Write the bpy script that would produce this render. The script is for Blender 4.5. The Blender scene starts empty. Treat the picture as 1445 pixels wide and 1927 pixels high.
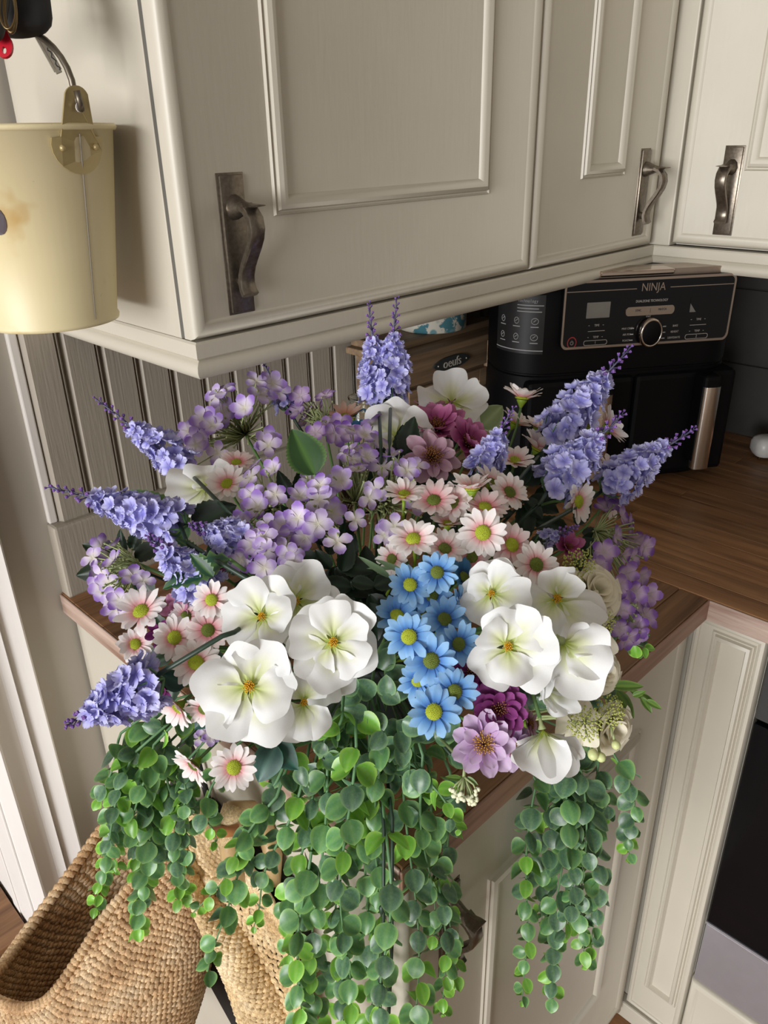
import bpy, bmesh, math, random
from mathutils import Vector, Matrix
from math import sin, cos, pi, sqrt, radians
random.seed(7)
RND = random.Random(11)
scn = bpy.context.scene
COL = scn.collection

# ------------------------------------------------------------------ camera
W, H = 1445, 1927
FPX = 1472.8
YAW, PITCH, ROLL = 0.7925, 0.4493, -0.0218
CAM = Vector((-0.387, -0.6388, 1.4611))
FWD = Vector((cos(PITCH)*cos(YAW), cos(PITCH)*sin(YAW), -sin(PITCH)))
_r = Vector((sin(YAW), -cos(YAW), 0)); _u = _r.cross(FWD)
RGT = cos(ROLL)*_r + sin(ROLL)*_u
UP = -sin(ROLL)*_r + cos(ROLL)*_u
cd = bpy.data.cameras.new('camera'); cam = bpy.data.objects.new('camera', cd); COL.objects.link(cam)
cd.sensor_fit = 'VERTICAL'; cd.sensor_height = 36.0; cd.lens = FPX/H*36.0
cd.clip_start = 0.02; cd.clip_end = 60
cam.matrix_world = Matrix.Translation(CAM) @ Matrix((RGT, UP, -FWD)).transposed().to_4x4()
scn.camera = cam

# ------------------------------------------------------------------ light and exposure
scn.view_settings.view_transform = 'Standard'
try: scn.view_settings.look = 'None'
except Exception: pass
scn.view_settings.gamma = 1.0
scn.view_settings.use_curve_mapping = False
scn.view_settings.exposure = 0.0
wd = bpy.data.worlds.new('world'); scn.world = wd; wd.use_nodes = True
bg = wd.node_tree.nodes['Background']
bg.inputs[0].default_value = (1.0, 0.93, 0.82, 1); bg.inputs[1].default_value = 0.31
def area(name, loc, target, sx, sy, power, col):
    l = bpy.data.lights.new(name, 'AREA'); l.shape = 'RECTANGLE'; l.size = sx; l.size_y = sy
    l.energy = power; l.color = col
    o = bpy.data.objects.new(name, l); COL.objects.link(o); o.location = loc
    o.rotation_euler = (Vector(target)-Vector(loc)).to_track_quat('-Z', 'Z').to_euler()
    return o
area('window_daylight', (-5.4, -1.15, 1.45), (0.0, -0.1, 1.15), 1.9, 3.4, 365, (0.985, 0.985, 1.0))

# ------------------------------------------------------------------ helpers
def lin(c):
    out = []
    for v in c[:3]:
        v = v/255.0
        out.append(v/12.92 if v <= 0.04045 else ((v+0.055)/1.055)**2.4)
    return tuple(out)
def rayv(px, py): return FWD + RGT*((px-W/2)/FPX) - UP*((py-H/2)/FPX)
def at(px, py, d): return CAM + rayv(px, py)*d
def plane(px, py, ax, val):
    r = rayv(px, py); return CAM + r*((val-CAM[ax])/r[ax])
def depth(p): return (Vector(p)-CAM).dot(FWD)
def topix(p):
    q = Vector(p)-CAM; z = q.dot(FWD)
    return (W/2+FPX*q.dot(RGT)/z, H/2-FPX*q.dot(UP)/z)
def face(r, u, t): return (RGT*r+UP*u-FWD*t).normalized()
DOMEC = at(695, 1088, 0.755); DA, DB = 0.252, 0.138
def dome(px, py, off=0.0):
    """point on the bouquet's dome under a pixel; off moves it towards the viewer"""
    r = rayv(px, py); o = CAM-DOMEC
    S = Vector((1/DA, 1/DA, 1/DB))
    rr = Vector((r.x*S.x, r.y*S.y, r.z*S.z)); oo = Vector((o.x*S.x, o.y*S.y, o.z*S.z))
    a = rr.dot(rr); b = rr.dot(oo); c = oo.dot(oo)-1
    disc = b*b-a*c
    t = (-b-sqrt(disc))/a if disc > 0 else -b/a
    return CAM+r*(t-off)
def dome_n(p):
    q = p-DOMEC
    return Vector((q.x/DA**2, q.y/DA**2, q.z/DB**2)).normalized()

def mkmesh(name, V, F, mat=None, cols=None, smooth=True, mats=None, mi=None):
    me = bpy.data.meshes.new(name); me.from_pydata([tuple(v) for v in V], [], F)
    if smooth: me.polygons.foreach_set('use_smooth', [True]*len(me.polygons))
    if cols:
        a = me.color_attributes.new('Col', 'FLOAT_COLOR', 'POINT')
        flat = []
        for c in cols: flat += [c[0], c[1], c[2], 1.0]
        a.data.foreach_set('color', flat)
    if mats:
        for m in mats: me.materials.append(m)
        me.polygons.foreach_set('material_index', mi)
    elif mat: me.materials.append(mat)
    me.update(); return me
def put(name, me, parent=None, M=None, **props):
    o = bpy.data.objects.new(name, me); COL.objects.link(o)
    if parent: o.parent = parent
    if M is not None: o.matrix_basis = M
    for k, v in props.items(): o[k] = v
    return o
def thing(name, label, cat, M=None, group=None):
    o = bpy.data.objects.new(name, None); COL.objects.link(o); o.empty_display_size = 0.02
    if M is not None: o.matrix_basis = M
    o['label'] = label; o['category'] = cat
    if group: o['group'] = group
    return o
def tag(o, label, cat, group=None):
    o['label'] = label; o['category'] = cat
    if group: o['group'] = group
    return o
def frame(pos, z, scale=1.0, roll=0.0, xhint=None):
    z = Vector(z).normalized()
    h = Vector(xhint) if xhint is not None else RGT
    x = h - z*h.dot(z)
    if x.length < 1e-4: x = UP - z*UP.dot(z)
    x.normalize(); y = z.cross(x)
    M = Matrix((x, y, z)).transposed().to_4x4()
    return Matrix.Translation(pos) @ M @ Matrix.Rotation(roll, 4, 'Z') @ Matrix.Scale(scale, 4)

class MB:
    """collects shapes into one mesh"""
    def __init__(s): s.V = []; s.F = []; s.C = []; s.MI = []; s.m = 0
    def add(s, V, F, col=None):
        b = len(s.V); s.V += [Vector(v) for v in V]; s.F += [tuple(i+b for i in f) for f in F]; s.MI += [s.m]*len(F)
        if col is not None: s.C += (col if isinstance(col, list) else [col]*len(V))
        return s
    def box(s, a, b, bev=0.0, col=None):
        x0, y0, z0 = a; x1, y1, z1 = b
        if bev <= 0:
            V = [(x, y, z) for x in (x0, x1) for y in (y0, y1) for z in (z0, z1)]
            F = [(0, 1, 3, 2), (4, 6, 7, 5), (0, 4, 5, 1), (2, 3, 7, 6), (0, 2, 6, 4), (1, 5, 7, 3)]
            return s.add(V, F, col)
        bm = bmesh.new(); bmesh.ops.create_cube(bm, size=1)
        for v in bm.verts: v.co = Vector(((x0+x1)/2+v.co.x*(x1-x0), (y0+y1)/2+v.co.y*(y1-y0), (z0+z1)/2+v.co.z*(z1-z0)))
        bmesh.ops.bevel(bm, geom=bm.edges[:], offset=bev, segments=2, profile=.5, affect='EDGES')
        bm.verts.ensure_lookup_table()
        V = [v.co.copy() for v in bm.verts]; F = [tuple(v.index for v in f.verts) for f in bm.faces]; bm.free()
        return s.add(V, F, col)
    def tube(s, pts, rad, n=6, col=None, caps=True):
        pts = [Vector(p) for p in pts]; rs = rad if isinstance(rad, (list, tuple)) else [rad]*len(pts)
        V = []; F = []; prev = None
        for i, p in enumerate(pts):
            t = (pts[min(i+1, len(pts)-1)]-pts[max(i-1, 0)]).normalized()
            if prev is None:
                h = Vector((0, 0, 1)) if abs(t.z) < .9 else Vector((1, 0, 0))
                x = (h-t*h.dot(t)).normalized()
            else:
                x = prev-t*prev.dot(t); x = x.normalized() if x.length > 1e-6 else Vector((1, 0, 0))
            prev = x; y = t.cross(x)
            for k in range(n): V.append(p+(x*cos(2*pi*k/n)+y*sin(2*pi*k/n))*rs[i])
        for i in range(len(pts)-1):
            for k in range(n):
                F.append((i*n+k, i*n+(k+1) % n, (i+1)*n+(k+1) % n, (i+1)*n+k))
        if caps:
            F.append(tuple(range(n-1, -1, -1))); b = (len(pts)-1)*n; F.append(tuple(range(b, b+n)))
        return s.add(V, F, col)
    def lathe(s, prof, n=32, M=None, col=None):
        V = []; F = []
        for r, z in prof:
            for k in range(n): V.append(Vector((r*cos(2*pi*k/n), r*sin(2*pi*k/n), z)))
        for i in range(len(prof)-1):
            for k in range(n): F.append((i*n+k, i*n+(k+1) % n, (i+1)*n+(k+1) % n, (i+1)*n+k))
        if M: V = [M @ v for v in V]
        return s.add(V, F, col)
    def ball(s, c, r, nu=6, nv=4, col=None, M3=None):
        V = []; F = []
        rr = r if isinstance(r, (tuple, list)) else (r, r, r)
        for i in range(nv+1):
            a = pi*i/nv
            for k in range(nu):
                v = Vector((rr[0]*sin(a)*cos(2*pi*k/nu), rr[1]*sin(a)*sin(2*pi*k/nu), rr[2]*cos(a)))
                if M3: v = M3 @ v
                V.append(Vector(c)+v)
        for i in range(nv):
            for k in range(nu): F.append((i*nu+k, (i+1)*nu+k, (i+1)*nu+(k+1) % nu, i*nu+(k+1) % nu))
        return s.add(V, F, col)
    def loops(s, L, cap0=False, cap1=False, closed=True):
        n = len(L[0]); V = [v for l in L for v in l]; F = []
        for i in range(len(L)-1):
            for k in range(n if closed else n-1):
                F.append((i*n+k, i*n+(k+1) % n, (i+1)*n+(k+1) % n, (i+1)*n+k))
        if cap0: F.append(tuple(range(n-1, -1, -1)))
        if cap1: F.append(tuple(range((len(L)-1)*n, len(L)*n)))
        return s.add(V, F)
    def mesh(s, name, mat, smooth=False, mats=None, fix=False):
        me = mkmesh(name, s.V, s.F, mat, s.C or None, smooth, mats, s.MI if mats else None)
        if fix:
            bm = bmesh.new(); bm.from_mesh(me); bmesh.ops.recalc_face_normals(bm, faces=bm.faces[:]); bm.to_mesh(me); bm.free()
        return me
    def build(s, name, mat, parent=None, smooth=False, M=None, mats=None, fix=False, auto=None, **props):
        me = s.mesh(name, mat, smooth or auto is not None, mats, fix)
        if auto is not None:
            try: me.set_sharp_from_angle(angle=radians(auto))
            except Exception: pass
        return put(name, me, parent, M, **props)

# ------------------------------------------------------------------ materials
def newmat(name):
    m = bpy.data.materials.new(name); m.use_nodes = True
    nt = m.node_tree; return m, nt, nt.nodes['Principled BSDF'], nt.nodes['Material Output']
def N(nt, t, **kw):
    n = nt.nodes.new(t)
    for k, v in kw.items(): setattr(n, k, v)
    return n
def noise(nt, scale, detail=4, vec=None, rough=.5):
    n = N(nt, 'ShaderNodeTexNoise'); n.inputs['Scale'].default_value = scale; n.inputs['Detail'].default_value = detail
    n.inputs['Roughness'].default_value = rough
    if vec is not None: nt.links.new(vec, n.inputs['Vector'])
    return n
def ramp(nt, fac, stops):
    r = N(nt, 'ShaderNodeValToRGB'); e = r.color_ramp.elements
    while len(e) < len(stops): e.new(0.5)
    for el, (p, c) in zip(e, stops): el.position = p; el.color = (*c, 1)
    nt.links.new(fac, r.inputs['Fac']); return r.outputs['Color']
def mixc(nt, a, b, fac, mode='MIX'):
    n = N(nt, 'ShaderNodeMix', data_type='RGBA', blend_type=mode)
    for sock, v in ((n.inputs['A'], a), (n.inputs['B'], b)):
        if isinstance(v, tuple): sock.default_value = (*v[:3], 1)
        else: nt.links.new(v, sock)
    if isinstance(fac, (int, float)): n.inputs['Factor'].default_value = fac
    else: nt.links.new(fac, n.inputs['Factor'])
    return n.outputs['Result']
def mapping(nt, scale, coord='Object'):
    if coord == 'World': src = N(nt, 'ShaderNodeNewGeometry').outputs['Position']
    else: src = N(nt, 'ShaderNodeTexCoord').outputs[coord]
    m = N(nt, 'ShaderNodeMapping'); m.inputs['Scale'].default_value = scale
    nt.links.new(src, m.inputs['Vector']); return m.outputs['Vector']
def bump(nt, bsdf, height, strength=.2, dist=.002):
    b = N(nt, 'ShaderNodeBump'); b.inputs['Strength'].default_value = strength; b.inputs['Distance'].default_value = dist
    nt.links.new(height, b.inputs['Height']); nt.links.new(b.outputs['Normal'], bsdf.inputs['Normal'])
def paint(name, c, rough=.42, var=.06, stroke=(30, 30, 4), bs=.15):
    m, nt, b, o = newmat(name)
    v = mapping(nt, stroke, 'World'); n = noise(nt, 6, 5, v)
    n2 = noise(nt, 9, 3, mapping(nt, (1, 1, 1), 'World'))
    c1 = mixc(nt, tuple(x*(1-var) for x in c), tuple(min(1, x*(1+var)) for x in c), n2.outputs['Fac'])
    nt.links.new(c1, b.inputs['Base Color']); b.inputs['Roughness'].default_value = rough
    bump(nt, b, n.outputs['Fac'], bs, .0012); return m
def plain(name, c, rough=.5, metal=0.0, nscale=60, var=.1, bs=0.0, spec=.5):
    m, nt, b, o = newmat(name)
    n = noise(nt, nscale, 4, mapping(nt, (1, 1, 1), 'World'))
    nt.links.new(mixc(nt, tuple(x*(1-var) for x in c), tuple(min(1, x*(1+var)) for x in c), n.outputs['Fac']), b.inputs['Base Color'])
    b.inputs['Roughness'].default_value = rough; b.inputs['Metallic'].default_value = metal
    b.inputs['Specular IOR Level'].default_value = spec
    if bs: bump(nt, b, n.outputs['Fac'], bs, .001)
    return m
def wood(name, dark, light, axis, scale=1.0, rough=.45, coord='World', byobj=True):
    m, nt, b, o = newmat(name)
    sc = [38*scale]*3; sc[axis] = 2.2*scale
    v = mapping(nt, tuple(sc), coord)
    if byobj:
        oi = N(nt, 'ShaderNodeObjectInfo'); a = N(nt, 'ShaderNodeVectorMath', operation='MULTIPLY_ADD')
        cm = N(nt, 'ShaderNodeCombineXYZ'); nt.links.new(oi.outputs['Random'], cm.inputs[0]); nt.links.new(oi.outputs['Random'], cm.inputs[1])
        nt.links.new(cm.outputs[0], a.inputs[0]); a.inputs[1].default_value = (40, 40, 40); nt.links.new(v, a.inputs[2]); v = a.outputs[0]
    n = noise(nt, 1.6, 8, v, .62)
    c = ramp(nt, n.outputs['Fac'], [(.3, dark), (.7, light)])
    if byobj:
        mr = N(nt, 'ShaderNodeMapRange'); mr.inputs[3].default_value = .72; mr.inputs[4].default_value = 1.25
        nt.links.new(oi.outputs['Random'], mr.inputs[0])
        vm = N(nt, 'ShaderNodeVectorMath', operation='SCALE'); nt.links.new(c, vm.inputs[0]); nt.links.new(mr.outputs[0], vm.inputs['Scale']); c = vm.outputs[0]
    nt.links.new(c, b.inputs['Base Color']); b.inputs['Roughness'].default_value = rough
    bump(nt, b, n.outputs['Fac'], .12, .001); return m
def petalmat(name, trans=.28, rough=.6, streak=.12, dust=0.0, spec=.25, hue=.0):
    m, nt, b, o = newmat(name)
    a = N(nt, 'ShaderNodeAttribute', attribute_name='Col')
    n = noise(nt, 30, 3, mapping(nt, (1, 6, 1), 'Object'))
    c = mixc(nt, a.outputs['Color'], (0, 0, 0), streak*.0)
    mr = N(nt, 'ShaderNodeMapRange'); mr.inputs[3].default_value = 1-streak; mr.inputs[4].default_value = 1+streak
    nt.links.new(n.outputs['Fac'], mr.inputs[0])
    vm = N(nt, 'ShaderNodeVectorMath', operation='SCALE'); nt.links.new(a.outputs['Color'], vm.inputs[0]); nt.links.new(mr.outputs[0], vm.inputs['Scale'])
    c = vm.outputs[0]
    if dust:
        n2 = noise(nt, 420, 4, mapping(nt, (1, 1, 1), 'World'), .7)
        f = N(nt, 'ShaderNodeMapRange'); f.inputs[1].default_value = .45; f.inputs[2].default_value = .8; f.inputs[4].default_value = dust
        nt.links.new(n2.outputs['Fac'], f.inputs[0]); c = mixc(nt, c, (.34, .42, .36), f.outputs[0])
    if hue:
        oi = N(nt, 'ShaderNodeObjectInfo'); m2 = N(nt, 'ShaderNodeMapRange'); m2.inputs[3].default_value = 1-hue; m2.inputs[4].default_value = 1+hue
        nt.links.new(oi.outputs['Random'], m2.inputs[0])
        v2 = N(nt, 'ShaderNodeVectorMath', operation='SCALE'); nt.links.new(c, v2.inputs[0]); nt.links.new(m2.outputs[0], v2.inputs['Scale']); c = v2.outputs[0]
    nt.links.new(c, b.inputs['Base Color']); b.inputs['Roughness'].default_value = rough; b.inputs['Specular IOR Level'].default_value = spec
    t = N(nt, 'ShaderNodeBsdfTranslucent'); nt.links.new(c, t.inputs['Color'])
    x = N(nt, 'ShaderNodeMixShader'); x.inputs[0].default_value = trans
    nt.links.new(b.outputs[0], x.inputs[1]); nt.links.new(t.outputs[0], x.inputs[2]); nt.links.new(x.outputs[0], o.inputs['Surface'])
    return m

CREAM = (.555, .515, .425)
M_PAINT = paint('cabinet_paint', CREAM)
M_TAUPE = paint('wall_board_paint', (.37, .33, .27), .5, .07, (60, 60, 3), .35)
M_WALL = paint('wall_paint', (.47, .435, .375), .6, .05, (8, 8, 8), .2)
M_TRIM = paint('trim_paint', (.82, .79, .75), .4)
M_GAP = plain('grey_strip', (.12, .115, .10), .5)
M_DARKTILE = plain('right_wall_tile', (.055, .052, .047), .4)
M_CEIL = plain('ceiling_paint', (.7, .68, .64), .8)
M_PEWTER = plain('pewter', (.20, .17, .135), .34, .9, 260, .5, .12)
M_STEEL = plain('brushed_steel', (.66, .68, .76), .46, 1.0, 40, .06)
M_CHROME = plain('chrome', (.92, .89, .82), .20, 1.0, 20, .04)
M_BLACKGLASS = plain('black_glass', (.004, .004, .005), .10, spec=.28)
M_BLACK = plain('black_plastic', (.0035, .0035, .004), .5, spec=.16)
M_BLACKM = plain('black_matt', (.014, .014, .015), .7)
M_BRONZE = plain('rose_trim', (.42, .33, .27), .28, .85)
M_DISPLAY = plain('lcd_grey', (.16, .15, .13), .25)
M_INK = plain('panel_print', (.34, .31, .28), .5)
M_INKW = plain('label_print', (.42, .42, .42), .5)
M_REDRING = plain('red_print', (.35, .03, .03), .5)
M_RED = plain('red_plastic', (.5, .015, .03), .3)
M_BRASS = plain('dark_brass', (.16, .11, .05), .35, .9)
M_KEY = plain('key_steel', (.42, .40, .34), .35, .85, 300, .2)
M_WHITEPL = plain('white_plastic', (.62, .61, .58), .35)
M_TERRA = plain('terracotta', (.25, .10, .05), .7)
M_WTOPX = wood('worktop_wood_x', lin((98, 66, 42)), lin((168, 124, 86)), 0)
M_WTOPY = wood('worktop_wood_y', lin((98, 66, 42)), lin((172, 128, 88)), 1)
M_EDGE = wood('worktop_edge_wood', lin((112, 80, 62)), lin((160, 126, 106)), 0)
M_EDGEY = wood('worktop_edge_wood_y', lin((124, 92, 76)), lin((200, 178, 164)), 1)
M_FLOOR = wood('floor_wood', lin((90, 58, 32)), lin((150, 105, 66)), 1)
M_OLDWOOD = wood('egg_cabinet_wood', lin((100, 78, 58)), lin((160, 134, 104)), 0, 1.0, .6)
M_SLATE = plain('slate', (.03, .035, .035), .6)
M_CHALK = plain('chalk_letters', (.45, .42, .36), .8)
M_PETAL = petalmat('petal', .25, .6, .06)
M_LILAC = petalmat('lilac_petal', .25, .6, .08, hue=.10)
M_LAV = petalmat('lavender_petal', .22, .6, .10, hue=.14)
M_LEAF = petalmat('leaf', .18, .42, .12, 0.0, .5, .18)
M_EUC = petalmat('eucalyptus_leaf', .20, .33, .10, .30, .55, .28)
M_STEM = plain('stem_green', lin((92, 128, 70)), .5, 0, 90, .15)
M_STEMD = plain('stem_dark_green', lin((38, 58, 44)), .45, 0, 90, .15)
M_STEMP = plain('stem_pale_green', lin((156, 168, 116)), .55, 0, 90, .15)
M_EUCSTEM = plain('eucalyptus_stem', lin((96, 136, 92)), .5, 0, 90, .2)
M_LIME = plain('lime_calyx', lin((128, 158, 40)), .5, 0, 120, .2)
M_DISCY = plain('disc_yellow', lin((158, 170, 40)), .8, 0, 900, .35)
M_DISCG = plain('disc_green', lin((98, 112, 36)), .8, 0, 900, .4)
M_STAMEN = plain('stamen_orange', lin((244, 176, 36)), .7, 0, 700, .3)
M_STAMENB = plain('stamen_brown', lin((140, 92, 42)), .7, 0, 700, .5)
M_BERRY = plain('berry_green', lin((206, 214, 150)), .45, 0, 300, .12)
M_UMBEL = plain('umbel_green', lin((188, 196, 104)), .7, 0, 600, .25)
def gm():
    m, nt, b, o = newmat('clear_glass')
    b.inputs['Transmission Weight'].default_value = 1; b.inputs['Roughness'].default_value = .03; b.inputs['Base Color'].default_value = (.9, .95, .93, 1)
    return m
M_GLASS = gm()
def bucketmat():
    m, nt, b, o = newmat('cream_enamel')
    v = mapping(nt, (1, 1, 1), 'World')
    n1 = noise(nt, 14, 4, v); n2 = noise(nt, 60, 6, v, .7); n3 = noise(nt, 5, 3, v)
    c = ramp(nt, n3.outputs['Fac'], [(.3, lin((214, 198, 150))), (.7, lin((226, 214, 174)))])
    f1 = ramp(nt, n1.outputs['Fac'], [(.62, (0, 0, 0)), (.74, (1, 1, 1))])
    f2 = ramp(nt, n2.outputs['Fac'], [(.68, (0, 0, 0)), (.74, (1, 1, 1))])
    c = mixc(nt, c, lin((196, 160, 96)), f1); c = mixc(nt, c, lin((130, 120, 80)), f2)
    nt.links.new(c, b.inputs['Base Color']); b.inputs['Roughness'].default_value = .45
    return m
M_BUCKET = bucketmat()
M_EAR = plain('worn_cream_metal', lin((176, 158, 112)), .35, .3, 80, .15)
def tinmat():
    m, nt, b, o = newmat('blue_floral_tin')
    v = mapping(nt, (1, 1, 1), 'World')
    n1 = noise(nt, 34, 5, v, .65); n2 = N(nt, 'ShaderNodeTexVoronoi'); n2.inputs['Scale'].default_value = 42; nt.links.new(v, n2.inputs['Vector'])
    f1 = ramp(nt, n1.outputs['Fac'], [(.52, (0, 0, 0)), (.56, (1, 1, 1))])
    f2 = ramp(nt, n2.outputs['Distance'], [(.28, (1, 1, 1)), (.36, (0, 0, 0))])
    c = mixc(nt, (.58, .55, .47), lin((70, 118, 128)), f1); c = mixc(nt, c, lin((104, 142, 148)), f2)
    nt.links.new(c, b.inputs['Base Color']); b.inputs['Roughness'].default_value = .3; return m
M_TIN = tinmat()
def jutemat(name, c0, c1, c2):
    m, nt, b, o = newmat(name)
    n1 = noise(nt, 26, 4, mapping(nt, (1, 1, 1), 'World')); n2 = noise(nt, 420, 5, mapping(nt, (1, 1, 1), 'World'), .7)
    c = ramp(nt, n1.outputs['Fac'], [(.32, c0), (.5, c1), (.68, c2)])
    c = mixc(nt, c, ramp(nt, n2.outputs['Fac'], [(.35, (.5, .46, .4)), (.65, (1.25, 1.2, 1.1))]), .8, 'MULTIPLY')
    a = N(nt, 'ShaderNodeAttribute', attribute_name='Col'); c = mixc(nt, c, a.outputs['Color'], 1.0, 'MULTIPLY')
    nt.links.new(c, b.inputs['Base Color']); b.inputs['Roughness'].default_value = .85; b.inputs['Specular IOR Level'].default_value = .15
    bump(nt, b, n2.outputs['Fac'], .5, .002); return m
M_JUTE = jutemat('jute', lin((186, 152, 118)), lin((216, 186, 150)), lin((234, 212, 182)))
M_SEAGRASS = jutemat('seagrass', lin((206, 178, 136)), lin((232, 208, 168)), lin((246, 230, 200)))
M_BAMBOO = wood('bamboo', lin((186, 146, 92)), lin((228, 200, 150)), 2, 1.0, .4)
M_BLACKCLOTH = plain('black_cloth', (.018, .017, .016), .85, 0, 200, .2, .1)
M_TEAL = paint('teal_paint', lin((104, 132, 134)), .5)
# ------------------------------------------------------------------ the room
XU = 0.8806      # front of the right-hand wall cupboards
XB = 0.530       # front of the right-hand base cupboards
YW = 0.322       # back wall
XR = 1.150       # right wall
CT = 0.91        # worktop height
def struct(name, b, mat, parent=None, **k):
    o = b.build(name, mat, parent, **k)
    if parent is None: o['kind'] = 'structure'
    return o
struct('floor', MB().box((-3.0, -3.0, -.05), (1.4, 1.6, 0)), M_FLOOR)
struct('ceiling', MB().box((-3.0, -3.0, 2.4), (1.4, 1.2, 2.45)), M_CEIL)
wall_back = struct('wall_back', MB().box((-.2, YW, 0), (XR+.1, .66, 2.4)).box((-.95, YW, 2.06), (-.2, .66, 2.4)), M_WALL)
wall_right = struct('wall_right', MB().box((XR, -3.0, 0), (XR+.1, YW, 2.4)), M_DARKTILE)
for i in range(5):
    for j in range(3):
        MB().box((XR-.006, .30-.15*i-.148, CT+.14*j), (XR+.001, .30-.15*i, CT+.14*j+.138), .0015).build('tile', M_DARKTILE, wall_right)
# tongue-and-groove boards above the worktop
gx = [-.044] + [.003+.0485*i for i in range(23)]
for a, b_ in zip(gx[:-1], gx[1:]):
    m = MB(); d = .011; e = .005
    pr = [(a+.0006, 0), (a+.0006, d*.35), (a+e, d), (b_-e-.003, d), (b_-e-.001, d*.55), (b_-.0045, d*.95), (b_-.001, d*.6), (b_-.0006, 0)]
    L = [[Vector((x, YW-.002-y, z)) for x, y in pr] for z in (1.012, 1.46)]
    m.loops(L, True, True); m.build('board', M_TAUPE, wall_back, fix=True)
MB().box((-.058, YW-.024, CT-.002), (XR-.01, YW+.001, 1.014), .004).build('board_rail', M_TAUPE, wall_back)
MB().box((-.056, YW-.008, 1.014), (-.0445, YW+.001, 1.46), .002).build('board_edge_strip', M_TRIM, wall_back)
# doorway casing on the left
m = MB()
pr = [(-.121, 0), (-.121, .017), (-.1235, .019), (-.143, .0075), (-.1445, .0045), (-.1465, .0045), (-.1485, .0130), (-.1575, .0060), (-.160, .0045), (-.184, .0045), (-.186, .0165), (-.189, .0175), (-.2035, .0040), (-.2045, 0)]
m.loops([[Vector((x, YW-y, z)) for x, y in pr] for z in (0, 2.15)], True, True)
struct('trim_1', m, M_TRIM, fix=True)
m = MB().box((-.2075, YW-.002, 0), (-.199, .665, 2.08), .002).box((-.2095, .40, 0), (-.2075, .425, 2.08), .001)
struct('trim_2', m, M_TRIM)
bn = thing('bench', 'wooden-topped teal bench just visible in the doorway at the left', 'bench', Matrix.Translation((-.55, .55, 0)))
for k in range(3): MB().box((-.36, -.195+.13*k, .318), (.338, -.067+.13*k, .340), .002).build('top_board', M_WTOPX, bn)
MB().box((-.35, -.205, .22), (.336, -.190, .3175), .003).box((-.35, -.19, .04), (.336, .18, .3175), .002).build('body', M_TEAL, bn)
for x in (-.33, .30):
    for y in (-.18, .15): MB().box((x-.02, y-.015, 0), (x+.02, y+.025, .0395), .002).build('foot', M_TEAL, bn)

# ------------------------------------------------------------------ cupboards
def rect_loops(b, mp, u0, u1, v0, v1, prof, cap=True, base=False):
    L = []
    for i, n in prof:
        L.append([mp(u0+i, v0+i, n), mp(u1-i, v0+i, n), mp(u1-i, v1-i, n), mp(u0+i, v1-i, n)])
    b.loops(L, base, cap); return b
def mpY(y0): return lambda u, v, n: Vector((u, y0-n, v))          # faces -Y, u = x
def mpX(x0): return lambda u, v, n: Vector((x0-n, u, v))          # faces -X, u = y
SLAB = [(0, 0), (0, .010), (.0015, .0145), (.005, .0175), (.009, .0180), (.013, .0165), (.0155, .0140), (.0165, .0135)]
RING = [(0, 0), (.0015, .0035), (.003, .0015), (.0045, .0015), (.006, .0060), (.010, .0082), (.0145, .0070), (.018, .0025), (.019, .0002)]
def rounded(m, a, b, c): m.box(a, b, c)
def handle_mesh():
    """S-shaped pewter lever on a back plate; local x = along, y = out of door, z = up"""
    b = MB(); b.m = 0
    b.box((-.0130, 0, -.0610), (.0130, .0042, .0610), .0012)
    b.box((-.0150, -.002, -.0630), (.0150, .0012, .0630), .0006)
    # stem
    L = []
    for k, (y, w, h, z) in enumerate([(.003, .0100, .0125, .0330), (.010, .0092, .0100, .0335), (.018, .0080, .0062, .0335), (.026, .0080, .0036, .0345), (.0335, .0092, .0018, .0360), (.0400, .0098, .0009, .0362)]):
        L.append([Vector((w*.95*cos(t), y, z+h*sin(t)*(1.0 if sin(t) > 0 else .9))) for t in [2*pi*i/10 for i in range(10)]])
    b.loops(L, True, True)
    path = [(.020, .0345), (.0275, .0315), (.0335, .0250), (.0352, .0170), (.0330, .0085), (.0282, .0000), (.0222, -.0085), (.0165, -.0170), (.0128, -.0255), (.0118, -.0330), (.0132, -.0395), (.0166, -.0440)]
    L = []
    for i, (y, z) in enumerate(path):
        p0 = Vector(path[max(0, i-1)]); p1 = Vector(path[min(len(path)-1, i+1)]); t = (p1-p0).normalized(); nrm = Vector((t.y, -t.x))
        w = .0088-.0012*sin(pi*i/11); th = .0026
        c = [(-w, -th), (-w*.8, -th*1.5), (w*.8, -th*1.5), (w, -th), (w, th*.6), (w*.75, th), (-w*.75, th), (-w, th*.6)]
        L.append([Vector((a, y+nrm.x*q, z+nrm.y*q)) for a, q in c])
    b.loops(L, True, True)
    b.tube([(0, .003, -.033), (0, .0135, -.033)], .005, 8)
    return b.mesh('handle', M_PEWTER, True, fix=True)
ME_HANDLE = handle_mesh()
try: ME_HANDLE.set_sharp_from_angle(angle=radians(40))
except Exception: pass
def handle(parent, origin, out):
    out = Vector(out); z = Vector((0, 0, 1)); x = out.cross(z)
    M = Matrix((x, out, z)).transposed().to_4x4(); M.translation = Vector(origin)
    return put('handle', ME_HANDLE, parent, M)
def door(parent, mp, u0, u1, v0, v1, panel, name='door'):
    d = rect_loops(MB(), mp, u0, u1, v0, v1, SLAB, True, True).build(name, M_PAINT, parent, fix=True, auto=35)
    if panel:
        f = lambda u, v, n: mp(u, v, n+.0130)
        rect_loops(MB(), f, panel[0], panel[1], panel[2], panel[3], RING, False).build('panel_moulding', M_PAINT, d, fix=False, auto=40)
    return d
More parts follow.
